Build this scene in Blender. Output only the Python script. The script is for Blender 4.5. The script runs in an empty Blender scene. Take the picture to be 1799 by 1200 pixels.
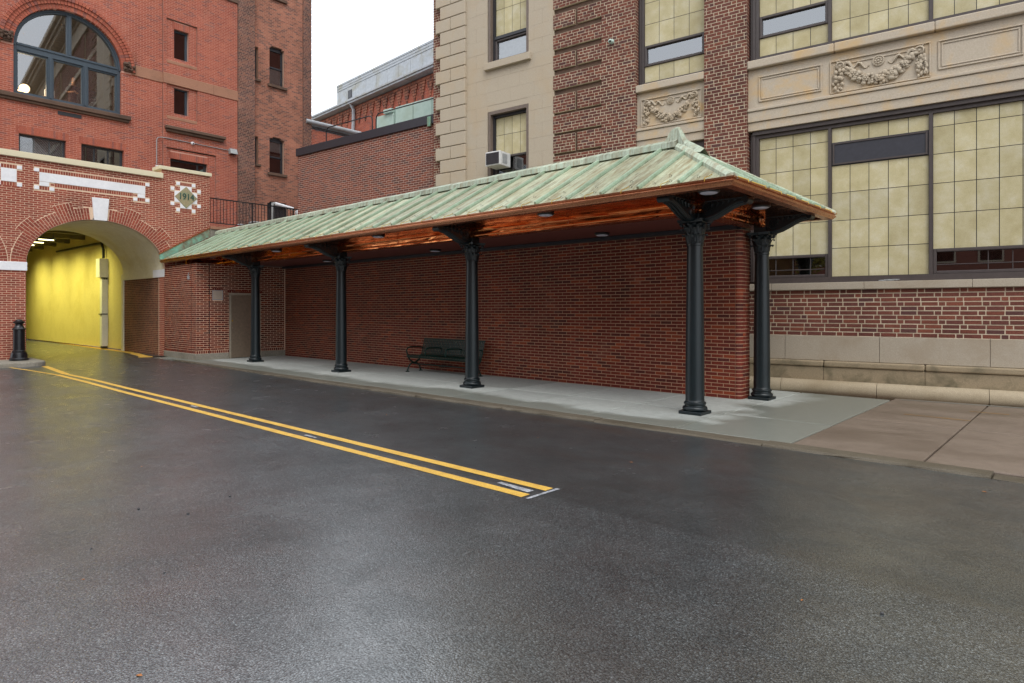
import bpy, bmesh, math, random
from mathutils import Vector, Matrix
R = math.radians
rng = random.Random(7)
sc = bpy.context.scene
C = sc.collection
# ------------------------------------------------------------------ camera
CAMH = 1.6
cd = bpy.data.cameras.new('camera'); cam = bpy.data.objects.new('camera', cd); C.objects.link(cam)
cam.location = (0, 0, CAMH); cam.rotation_euler = (R(90), 0, R(42.6))
cd.sensor_width = 36; cd.lens = 36 * 1120 / 1799; cd.shift_y = -55 / 1799
cd.clip_start = .05; cd.clip_end = 2000
sc.camera = cam
# ------------------------------------------------------------------ sky, sun, exposure (overcast)
w = bpy.data.worlds.new('World'); sc.world = w; w.use_nodes = True
nt = w.node_tree; nt.nodes.clear()
out = nt.nodes.new('ShaderNodeOutputWorld'); bg = nt.nodes.new('ShaderNodeBackground')
sky = nt.nodes.new('ShaderNodeTexSky'); sky.sky_type = 'NISHITA'; sky.sun_disc = False
SUN_EL, SUN_AZ = 52, 128
sky.sun_elevation = R(SUN_EL); sky.sun_rotation = R(SUN_AZ); sky.dust_density = 6; sky.air_density = 1.2
hs = nt.nodes.new('ShaderNodeHueSaturation'); hs.inputs['Saturation'].default_value = .25
mx = nt.nodes.new('ShaderNodeMix'); mx.data_type = 'RGBA'; mx.inputs[0].default_value = .82
mx.inputs[7].default_value = (8.4, 8.9, 9.5, 1)          # even cloud cover over the sky
nt.links.new(sky.outputs[0], hs.inputs['Color']); nt.links.new(hs.outputs[0], mx.inputs[6])
nt.links.new(mx.outputs[2], bg.inputs[0]); bg.inputs[1].default_value = .13
nt.links.new(bg.outputs[0], out.inputs[0])
sl = bpy.data.lights.new('sun', 'SUN'); sl.energy = .7; sl.angle = R(25); sl.color = (1, .97, .93)
so = bpy.data.objects.new('sun', sl); C.objects.link(so)
so.rotation_euler = (R(90 - SUN_EL), 0, R(180 - SUN_AZ))
sc.view_settings.view_transform = 'Standard'; sc.view_settings.look = 'None'
sc.view_settings.exposure = .75; sc.view_settings.gamma = 1

sc.cycles.use_denoising = True; sc.cycles.denoising_prefilter = 'NONE'
# ------------------------------------------------------------------ materials
def new_mat(name):
    m = bpy.data.materials.new(name); m.use_nodes = True
    n = m.node_tree; b = n.nodes['Principled BSDF']
    return m, n, b
def nd(n, t, **kw):
    x = n.nodes.new('ShaderNode' + t)
    for k, v in kw.items(): setattr(x, k, v)
    return x
def pos(n, scale=(1, 1, 1), obj=False):
    if obj:
        g = nd(n, 'TexCoord'); src = g.outputs['Object']
    else:
        g = nd(n, 'NewGeometry'); src = g.outputs['Position']
    mp = nd(n, 'Mapping'); mp.inputs['Scale'].default_value = scale
    n.links.new(src, mp.inputs['Vector']); return mp.outputs[0]
def noise(n, vec, scale, detail=4, rough=.55, dist=0):
    t = nd(n, 'TexNoise'); t.inputs['Scale'].default_value = scale; t.inputs['Detail'].default_value = detail
    t.inputs['Roughness'].default_value = rough; t.inputs['Distortion'].default_value = dist
    n.links.new(vec, t.inputs['Vector']); return t.outputs['Fac']
def ramp(n, fac, stops, interp='LINEAR'):
    r = nd(n, 'ValToRGB'); cr = r.color_ramp; cr.interpolation = interp
    while len(cr.elements) < len(stops): cr.elements.new(.5)
    for e, (p, c) in zip(cr.elements, stops):
        e.position = p; e.color = (*c, 1) if len(c) == 3 else c
    n.links.new(fac, r.inputs[0]); return r.outputs[0]
def mixc(n, fac, a, b, mode='MIX'):
    m = nd(n, 'Mix', data_type='RGBA', blend_type=mode)
    for i, v in ((0, fac), (6, a), (7, b)):
        if hasattr(v, 'is_linked') or hasattr(v, 'links'): n.links.new(v, m.inputs[i])
        elif i == 0: m.inputs[0].default_value = v
        else: m.inputs[i].default_value = (*v, 1)
    return m.outputs[2]
def math_(n, op, a, b=None):
    m = nd(n, 'Math', operation=op)
    for i, v in enumerate((a, b)):
        if v is None: continue
        if hasattr(v, 'links'): n.links.new(v, m.inputs[i])
        else: m.inputs[i].default_value = v
    return m.outputs[0]
def bump(n, b, h, strength=.3, dist=.01):
    x = nd(n, 'Bump'); x.inputs['Strength'].default_value = strength; x.inputs['Distance'].default_value = dist
    n.links.new(h, x.inputs['Height']); n.links.new(x.outputs[0], b.inputs['Normal'])
def g3(v): return (v, v, v)
def sr(r, g, b):
    f = lambda c: (c / 255 / 12.92 if c < 10.3 else ((c / 255 + .055) / 1.055) ** 2.4)
    return (f(r), f(g), f(b))

def brick_mat(name, cols, rough=.85, dirt=.25):
    m, n, b = new_mat(name)
    at = nd(n, 'Attribute', attribute_name='rnd'); oi = nd(n, 'ObjectInfo')
    s = math_(n, 'FRACT', math_(n, 'ADD', at.outputs['Fac'], oi.outputs['Random']))
    k = len(cols)
    c = ramp(n, s, [(i / k, cc) for i, cc in enumerate(cols)], 'CONSTANT')
    p = pos(n)
    nz = noise(n, p, 45, 5, .65)
    c = mixc(n, math_(n, 'MULTIPLY', nz, .9), c, (.04, .02, .015), 'OVERLAY') if False else mixc(n, 1.0, c, ramp(n, nz, [(.25, g3(.62)), (.75, g3(1.3))]), 'MULTIPLY')
    big = noise(n, p, .8, 4)
    c = mixc(n, 1.0, c, ramp(n, big, [(.3, g3(1 - dirt)), (.7, g3(1 + dirt * .5))]), 'MULTIPLY')
    ef = ramp(n, noise(n, p, 1.5, 6, .65, .4), [(.58, g3(0)), (.8, g3(1))])      # pale bloom and soot
    c = mixc(n, math_(n, 'MULTIPLY', ef, .28), c, sr(176, 140, 122))
    so_ = ramp(n, noise(n, pos(n, (1.3, 1.3, .5)), 1.1, 5, .6, .3), [(.54, g3(1)), (.76, g3(.62))])
    c = mixc(n, 1.0, c, so_, 'MULTIPLY')
    n.links.new(c, b.inputs['Base Color']); b.inputs['Roughness'].default_value = rough
    b.inputs['Specular IOR Level'].default_value = .3
    bump(n, b, nz, .35, .006)
    return m
def grain_mat(name, c1, c2, scale=30, rough=.85, bstr=.25, big=None, bdist=.005, bscale=1.2, spec=.3):
    m, n, b = new_mat(name); p = pos(n)
    nz = noise(n, p, scale, 6, .65)
    c = ramp(n, nz, [(.3, c1), (.7, c2)])
    if big:
        f = ramp(n, noise(n, p, bscale, 5, .6, .4), [(.48, g3(0)), (.72, g3(1))])
        c = mixc(n, math_(n, 'MULTIPLY', f, big[1]), c, big[0])
    n.links.new(c, b.inputs['Base Color']); b.inputs['Roughness'].default_value = rough
    b.inputs['Specular IOR Level'].default_value = spec
    if bstr: bump(n, b, nz, bstr, bdist)
    return m
def plain(name, c, rough=.5, metal=0, spec=.5, nvar=.12):
    m, n, b = new_mat(name); p = pos(n)
    nz = noise(n, p, 14, 4)
    cc = mixc(n, 1.0, c, ramp(n, nz, [(.3, g3(1 - nvar)), (.7, g3(1 + nvar))]), 'MULTIPLY')
    n.links.new(cc, b.inputs['Base Color']); b.inputs['Roughness'].default_value = rough
    b.inputs['Metallic'].default_value = metal; b.inputs['Specular IOR Level'].default_value = spec
    return m
def emit(name, c, s):
    m, n, b = new_mat(name); b.inputs['Base Color'].default_value = (*c, 1)
    b.inputs['Emission Color'].default_value = (*c, 1); b.inputs['Emission Strength'].default_value = s
    return m
M = {}
M['br_shelter'] = brick_mat('brick_shelter', [sr(112, 42, 28), sr(104, 38, 26), sr(118, 46, 29), sr(97, 36, 26), sr(114, 42, 27), sr(136, 58, 32), sr(108, 40, 28), sr(84, 34, 28), sr(111, 41, 28), sr(106, 40, 27)], .75)
M['mo_shelter'] = grain_mat('mortar_shelter', sr(160, 130, 104), sr(182, 152, 126), 60)
M['br_dark'] = brick_mat('brick_dark', [sr(112, 66, 55), sr(106, 62, 52), sr(117, 68, 55), sr(101, 60, 52), sr(110, 63, 52), sr(115, 65, 52), sr(104, 62, 54), sr(126, 72, 56), sr(90, 58, 54), sr(109, 63, 53)], .85)
M['mo_dark'] = grain_mat('mortar_dark', sr(182, 167, 142), sr(204, 190, 166), 50)
M['br_arch'] = brick_mat('brick_arch', [sr(150, 76, 60), sr(142, 71, 56), sr(156, 80, 62), sr(136, 68, 54), sr(147, 73, 58)], .8, .15)
M['mo_arch'] = grain_mat('mortar_arch', sr(206, 176, 148), sr(226, 198, 172), 60)
M['br_red'] = brick_mat('brick_red', [sr(168, 94, 74), sr(162, 88, 70), sr(174, 100, 78), sr(156, 86, 69), sr(170, 96, 76), sr(165, 91, 72), sr(142, 88, 78), sr(169, 93, 73), sr(164, 90, 72)], .9, .15)
M['mo_red'] = grain_mat('mortar_red', sr(188, 140, 124), sr(204, 158, 140), 60)
M['br_tower'] = brick_mat('brick_tower', [sr(160, 106, 86), sr(150, 98, 80), sr(168, 112, 90), sr(132, 90, 76), sr(156, 102, 83), sr(120, 86, 76), sr(164, 108, 87)], .9, .3)
M['br_sooty'] = brick_mat('brick_sooty', [sr(122, 84, 72), sr(106, 76, 68), sr(136, 92, 76), sr(92, 70, 64), sr(128, 88, 76), sr(96, 72, 68)], .9, .3)
M['mo_tower'] = grain_mat('mortar_tower', sr(166, 134, 116), sr(186, 152, 132), 60)
M['br_low'] = brick_mat('brick_low', [sr(128, 71, 56), sr(121, 67, 54), sr(136, 77, 59), sr(110, 67, 58), sr(125, 69, 55), sr(98, 67, 62)], .85, .2)
M['mo_low'] = grain_mat('mortar_low', sr(176, 152, 138), sr(196, 172, 156), 60)
M['br_jamb'] = brick_mat('brick_jamb', [sr(124, 78, 60), sr(112, 70, 54), sr(132, 82, 62), sr(102, 66, 54)], .9, .35)
M['mo_jamb'] = grain_mat('mortar_jamb', sr(150, 124, 98), sr(172, 146, 116), 40)
M['lime'] = grain_mat('limestone', sr(166, 153, 135), sr(180, 168, 149), 55, .9, .15, (sr(176, 154, 124), .5))
M['lime_stain'] = grain_mat('limestone_stained', sr(170, 157, 140), sr(188, 176, 158), 45, .9, .2, (sr(196, 164, 116), .75), bscale=2.2)
M['lime_base'] = grain_mat('limestone_base', sr(154, 143, 127), sr(174, 163, 146), 60, .85, .2, (sr(140, 122, 98), .6))
M['lime_dark'] = grain_mat('limestone_mossy', sr(134, 120, 98), sr(156, 140, 114), 50, .8, .3, (sr(84, 80, 62), .85), bscale=2.5)
M['granite'] = grain_mat('granite', sr(120, 108, 90), sr(196, 180, 152), 160, .75, .3, (sr(130, 114, 86), .5))
M['kerbstone'] = grain_mat('kerb_granite', sr(70, 64, 54), sr(112, 104, 90), 120, .5, .5, (sr(62, 56, 44), .7))
M['brownstone'] = grain_mat('brownstone', sr(146, 104, 84), sr(168, 124, 100), 40, .9, .2, (sr(116, 88, 72), .6))
M['dark_stone'] = grain_mat('dark_brownstone', sr(84, 66, 56), sr(108, 86, 72), 40, .9, .2, (sr(60, 50, 44), .7))
M['cast_conc'] = grain_mat('cast_coping', sr(206, 196, 166), sr(220, 210, 182), 80, .9, .15)
M['white'] = grain_mat('white_terracotta', sr(222, 222, 226), sr(234, 234, 236), 12, .5, .05, (sr(206, 206, 208), .5))
M['frame'] = plain('bronze_frame', sr(70, 62, 60), .45)
M['frame_dk'] = plain('dark_frame', sr(40, 40, 44), .45)
M['frame_brown'] = plain('brown_trim', sr(104, 90, 80), .55)
M['navy'] = plain('slate_blue_paint', sr(56, 68, 78), .5)
M['black_metal'] = plain('black_metal', sr(38, 38, 46), .4)
M['rail_black'] = plain('black_paint', sr(26, 26, 28), .4)
M['iron'] = plain('blue_black_iron', sr(13, 25, 29), .38, 0, .5)
M['bench_green'] = plain('bench_green', sr(8, 42, 35), .42, 0, .35)
M['bollard'] = plain('gloss_black', sr(18, 18, 22), .32)
M['steel'] = plain('stainless', sr(150, 134, 116), .34, .55)
M['grey_paint'] = plain('grey_paint', sr(150, 152, 152), .5)
M['zinc'] = grain_mat('weathered_zinc', sr(150, 155, 160), sr(172, 177, 182), 6, .6, .1, (sr(136, 130, 104), .7), bscale=.9)
M['mint'] = grain_mat('mint_paint', sr(164, 186, 176), sr(180, 200, 190), 5, .6, .05, (sr(150, 160, 130), .4))
M['cream'] = grain_mat('cream_plaster', sr(214, 206, 178), sr(228, 220, 194), 9, .75, .35, (sr(200, 184, 130), .5), .01)
M['ywall'] = grain_mat('yellow_cream_wall', sr(214, 200, 140), sr(226, 212, 152), 14, .6, .5, (sr(196, 180, 110), .5), .012, .9)
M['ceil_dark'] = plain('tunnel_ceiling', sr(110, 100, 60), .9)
M['redwood'] = plain('oxblood_boards', sr(96, 44, 36), .6)
M['lens'] = plain('lamp_lens', sr(200, 200, 212), .3)
M['yellow'] = grain_mat('yellow_paint', sr(176, 138, 58), sr(236, 192, 90), 110, .5, .5, (sr(168, 126, 60), .55), .005, 5, .4)
M['wpaint'] = grain_mat('worn_white_paint', sr(96, 98, 102), sr(200, 203, 208), 60, .5, .3, (sr(86, 88, 92), .8), bscale=9)
M['interior_shade'] = plain('dark_interior', sr(40, 38, 36), .9)  # dark colour stands in for the shade of unlit interiors
M['room'] = plain('office_wall', sr(120, 112, 100), .9)
M['curtain'] = plain('pale_blind', sr(214, 216, 214), .8)
M['skin'] = plain('skin', sr(196, 150, 126), .5)
M['hair'] = plain('dark_hair', sr(50, 38, 32), .6)
M['shirt'] = plain('dark_plum_shirt', sr(70, 52, 52), .8)
M['globe'] = emit('lamp_globe', (1, .72, .38), 4)
M['tube'] = emit('tunnel_tube', (1, .88, .4), 4)
M['purple'] = emit('camera_led', (.25, .1, 1), 1.5)
M['wood'] = plain('desk_wood', sr(150, 110, 76), .6)
M['car'] = plain('dark_car_paint', sr(26, 28, 32), .25)
M['red_lens'] = plain('red_lens', sr(190, 24, 30), .3)
M['leaf'] = plain('fallen_leaf', sr(150, 98, 56), .7, 0, .3, .5)
M['pebble'] = plain('pebble', sr(60, 60, 62), .7)
M['louver'] = plain('louvre_dark', sr(46, 46, 54), .55)
M['plaque'] = grain_mat('verdigris_plaque', sr(140, 130, 100), sr(166, 152, 120), 25, .7, .2, (sr(110, 140, 110), .7), bscale=6)
M['brass'] = plain('brass_wire', sr(196, 160, 70), .35, .7)

def glass_mat(name, refl=.2, tint=.6):
    m = bpy.data.materials.new(name); m.use_nodes = True; n = m.node_tree; n.nodes.clear()
    o = nd(n, 'OutputMaterial'); mixs = nd(n, 'MixShader'); t = nd(n, 'BsdfTransparent'); g = nd(n, 'BsdfGlossy')
    t.inputs[0].default_value = (tint, tint, tint * .98, 1); g.inputs['Roughness'].default_value = .015
    g.inputs[0].default_value = (.95, .97, 1, 1)
    fr = nd(n, 'Fresnel'); fr.inputs[0].default_value = 1.5
    f = math_(n, 'MINIMUM', math_(n, 'ADD', fr.outputs[0], refl), 1.0)
    n.links.new(f, mixs.inputs[0]); n.links.new(t.outputs[0], mixs.inputs[1]); n.links.new(g.outputs[0], mixs.inputs[2])
    n.links.new(mixs.outputs[0], o.inputs[0]); return m
M['glass'] = glass_mat('window_glass', .2, .62)
M['glass_dk'] = glass_mat('window_glass_dark', .16, .5)

def panel_mat():
    m, n, b = new_mat('fibreglass_panel'); p = pos(n)
    a = noise(n, p, 3.2, 5, .6); f = noise(n, p, 120, 3, .7)
    oi = nd(n, 'ObjectInfo')
    c = ramp(n, a, [(.3, sr(174, 162, 122)), (.5, sr(185, 174, 137)), (.72, sr(196, 188, 160))])
    c = mixc(n, 1.0, c, ramp(n, f, [(.3, g3(.82)), (.7, g3(1.14))]), 'MULTIPLY')
    c = mixc(n, 1.0, c, ramp(n, oi.outputs['Random'], [(0, g3(.88)), (1, g3(1.08))]), 'MULTIPLY')
    n.links.new(c, b.inputs['Base Color']); b.inputs['Roughness'].default_value = .55
    b.inputs['Specular IOR Level'].default_value = .35
    bump(n, b, f, .12, .003); return m
M['panel'] = panel_mat()

def verdigris(name, main, alt, streak, k=1.0):
    m, n, b = new_mat(name)
    s1 = noise(n, pos(n, (7, .9, .9)), 1.5, 6, .7, .3); s2 = noise(n, pos(n, (34, 1.6, 1.6)), 1.0, 5, .7, .2)
    p = pos(n); a = noise(n, p, 2.6, 5, .65); g = noise(n, p, 26, 5, .7)
    c = mixc(n, ramp(n, a, [(.35, g3(0)), (.7, g3(1))]), main, alt)
    st = ramp(n, s1, [(.44, g3(0)), (.64, g3(1))])
    c = mixc(n, math_(n, 'MULTIPLY', st, k), c, streak)
    st2 = ramp(n, math_(n, 'MULTIPLY', s2, ramp(n, a, [(.35, g3(.75)), (.65, g3(1.15))])), [(.5, g3(0)), (.66, g3(1))])
    c = mixc(n, math_(n, 'MULTIPLY', st2, k * .8), c, tuple(v * .5 for v in streak))
    c = mixc(n, 1.0, c, ramp(n, g, [(.3, g3(.84)), (.7, g3(1.14))]), 'MULTIPLY')
    oi = nd(n, 'ObjectInfo')
    c = mixc(n, 1.0, c, ramp(n, oi.outputs['Random'], [(0, g3(.82)), (1, g3(1.12))]), 'MULTIPLY')
    n.links.new(c, b.inputs['Base Color']); b.inputs['Roughness'].default_value = .55
    b.inputs['Specular IOR Level'].default_value = .4
    bump(n, b, a, .4, .03); return m
M['verd'] = verdigris('verdigris_copper', sr(164, 168, 140), sr(184, 190, 166), sr(132, 118, 88), .95)
M['verd_seam'] = verdigris('verdigris_seam', sr(138, 160, 136), sr(164, 182, 160), sr(118, 124, 96), .5)
M['verd_ridge'] = verdigris('verdigris_ridge', sr(172, 186, 166), sr(186, 198, 180), sr(142, 130, 104), .8)
M['verd_flash'] = verdigris('verdigris_flashing', sr(110, 168, 146), sr(124, 176, 154), sr(120, 88, 66), .9)

def copper(name, c1, c2, rough, bstr):
    m, n, b = new_mat(name); p = pos(n, (.4, 1.6, 1.6))
    a = noise(n, p, 2.2, 4, .6, .6); f = noise(n, pos(n), 30, 4, .7)
    c = ramp(n, a, [(.3, c1), (.68, c2)])
    c = mixc(n, math_(n, 'MULTIPLY', ramp(n, f, [(.5, g3(0)), (.7, g3(1))]), .3), c, sr(110, 56, 30))
    n.links.new(c, b.inputs['Base Color']); b.inputs['Metallic'].default_value = 1
    r = ramp(n, f, [(.3, g3(rough * .7)), (.7, g3(rough * 1.4))]); n.links.new(r, b.inputs['Roughness'])
    bump(n, b, noise(n, pos(n, (.45, 2.2, 2.2)), 1.6, 2, .5, .5), bstr, .06); return m
M['copper'] = copper('bright_copper', sr(212, 126, 76), sr(240, 156, 96), .12, .7)
M['copper_gut'] = copper('gutter_copper', sr(176, 116, 84), sr(206, 144, 108), .3, .2)

def asphalt():
    m, n, b = new_mat('wet_asphalt'); p = pos(n)
    sx = nd(n, 'SeparateXYZ'); n.links.new(p, sx.inputs[0])
    wob = noise(n, p, .7, 3)
    yy = math_(n, 'ADD', sx.outputs[1], math_(n, 'MULTIPLY', math_(n, 'SUBTRACT', wob, .5), .12))
    yy = math_(n, 'ADD', yy, math_(n, 'MULTIPLY', math_(n, 'SUBTRACT', noise(n, p, 18, 3), .5), .07))
    old = ramp(n, math_(n, 'ADD', math_(n, 'MULTIPLY', math_(n, 'SUBTRACT', 4.34, yy), 9), .5), [(0, g3(0)), (1, g3(1))])   # 1 = older coarse lane near camera
    vo = nd(n, 'TexVoronoi'); vo.inputs['Scale'].default_value = 96; n.links.new(p, vo.inputs['Vector'])
    vc = nd(n, 'SeparateColor'); n.links.new(vo.outputs['Color'], vc.inputs[0])
    fine = noise(n, p, 140, 4, .7); mid = noise(n, p, 34, 4, .7)
    stone = ramp(n, vc.outputs[0], [(0, g3(.5)), (.6, g3(.95)), (.9, g3(1.4)), (1, g3(2.2))])
    gap = ramp(n, vo.outputs['Distance'], [(.2, g3(1.25)), (.7, g3(.25))])
    grain = mixc(n, 1.0, mixc(n, 1.0, stone, gap, 'MULTIPLY'), ramp(n, fine, [(.3, g3(.7)), (.7, g3(1.35))]), 'MULTIPLY')
    soft = ramp(n, fine, [(.3, g3(.72)), (.7, g3(1.3))])
    grain = mixc(n, math_(n, 'ADD', math_(n, 'MULTIPLY', old, .3), .62), soft, grain)
    base = mixc(n, old, (.042, .048, .049), (.070, .079, .082))
    c = mixc(n, 1.0, base, grain, 'MULTIPLY')
    big = noise(n, p, .55, 5, .6, .5)
    c = mixc(n, 1.0, c, ramp(n, big, [(.3, (.66, .65, .64)), (.7, (1.28, 1.28, 1.29))]), 'MULTIPLY')
    c = mixc(n, 1.0, c, ramp(n, noise(n, p, 3.2, 5, .65), [(.3, g3(.85)), (.7, g3(1.15))]), 'MULTIPLY')
    br = ramp(n, noise(n, pos(n, (.45, 1.4, 1)), 1.1, 4, .6), [(.52, g3(0)), (.72, g3(1))])
    kerbside = ramp(n, math_(n, 'MULTIPLY', math_(n, 'SUBTRACT', sx.outputs[1], 5.2), .4), [(0, g3(.25)), (1, g3(1))])
    c = mixc(n, math_(n, 'MULTIPLY', math_(n, 'MULTIPLY', br, kerbside), .6), c, (.045, .03, .02))
    n.links.new(c, b.inputs['Base Color']); b.inputs['Roughness'].default_value = .45; b.inputs['Specular IOR Level'].default_value = .6; b.inputs['Specular Tint'].default_value = (.86, .93, 1, 1)
    wet = noise(n, pos(n, (.8, 1, 1)), .5, 5, .6, .7)
    patch = ramp(n, noise(n, pos(n, (.8, 1.2, 1)), 2.4, 6, .68, .5), [(.38, g3(1)), (.68, g3(.5))])
    gw_ = ramp(n, math_(n, 'ADD', vo.outputs['Distance'], math_(n, 'MULTIPLY', math_(n, 'SUBTRACT', fine, .5), .8)), [(.3, g3(1.0)), (.8, g3(.5))])
    wt = math_(n, 'MULTIPLY', ramp(n, wet, [(.45, g3(1.0)), (.6, g3(.9)), (.76, g3(.6))]), math_(n, 'MULTIPLY', patch, gw_))
    n.links.new(wt, b.inputs['Coat Weight'])
    n.links.new(ramp(n, noise(n, p, 1.7, 5, .6), [(.3, g3(.16)), (.7, g3(.29))]), b.inputs['Coat Roughness']); b.inputs['Coat IOR'].default_value = 2.8
    hgt = math_(n, 'SUBTRACT', math_(n, 'MULTIPLY', mid, 1.0), vo.outputs['Distance'])
    x = nd(n, 'Bump'); x.inputs['Distance'].default_value = .006
    n.links.new(math_(n, 'ADD', math_(n, 'MULTIPLY', old, .22), .22), x.inputs['Strength'])
    n.links.new(hgt, x.inputs['Height']); n.links.new(x.outputs[0], b.inputs['Normal'])
    x2 = nd(n, 'Bump'); x2.inputs['Distance'].default_value = .006; x2.inputs['Strength'].default_value = .14
    n.links.new(hgt, x2.inputs['Height']); n.links.new(x2.outputs[0], b.inputs['Coat Normal'])
    return m
M['asphalt'] = asphalt()
def concrete(name, c1, c2, damp, rough=.75, drip=None):
    m, n, b = new_mat(name); p = pos(n)
    f = noise(n, p, 70, 5, .7); a = noise(n, pos(n, (.7, 1.2, 1)), .9, 5, .6, .5); fm = noise(n, p, 7, 5, .65)
    oi = nd(n, 'ObjectInfo')
    c = ramp(n, f, [(.3, c1), (.7, c2)])
    c = mixc(n, 1.0, c, ramp(n, oi.outputs['Random'], [(0, g3(.84)), (1, g3(1.1))]), 'MULTIPLY')
    c = mixc(n, 1.0, c, ramp(n, fm, [(.3, g3(.88)), (.7, g3(1.1))]), 'MULTIPLY')
    c = mixc(n, 1.0, c, ramp(n, noise(n, p, 160, 3, .7), [(.3, g3(.82)), (.7, g3(1.16))]), 'MULTIPLY')
    c = mixc(n, 1.0, c, ramp(n, noise(n, p, 11, 2, .5), [(.66, g3(1)), (.72, g3(.78))]), 'MULTIPLY')
    if drip:      # rain reaches the strip outside the canopy's drip line
        sx = nd(n, 'SeparateXYZ'); n.links.new(p, sx.inputs[0])
        k1 = math_(n, 'MULTIPLY', math_(n, 'SUBTRACT', 8.6, sx.outputs[1]), 1.6); k2 = math_(n, 'MULTIPLY', math_(n, 'ADD', sx.outputs[0], 4.2), .9)
        e = math_(n, 'ADD', math_(n, 'MAXIMUM', k1, k2), math_(n, 'MULTIPLY', math_(n, 'SUBTRACT', a, .5), 2.6))
        d = ramp(n, math_(n, 'ADD', e, .4), [(.2, g3(0)), (.75, g3(1))])
    else: d = ramp(n, a, [(.45, g3(0)), (.66, g3(1))])
    c = mixc(n, math_(n, 'MULTIPLY', d, .75), c, damp)
    n.links.new(c, b.inputs['Base Color'])
    n.links.new(ramp(n, d, [(0, g3(rough)), (1, g3(.36))]), b.inputs['Roughness'])
    bump(n, b, f, .25, .003); return m
M['conc_new'] = concrete('new_concrete', sr(156, 160, 155), sr(174, 178, 173), sr(98, 100, 90), .75, True)
M['conc_old'] = concrete('brown_concrete', sr(110, 97, 86), sr(128, 114, 101), sr(92, 80, 70), .55)
M['conc_rough'] = grain_mat('rough_concrete', sr(124, 118, 106), sr(150, 144, 132), 20, .85, .4, (sr(100, 96, 84), .6), .015)

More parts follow.
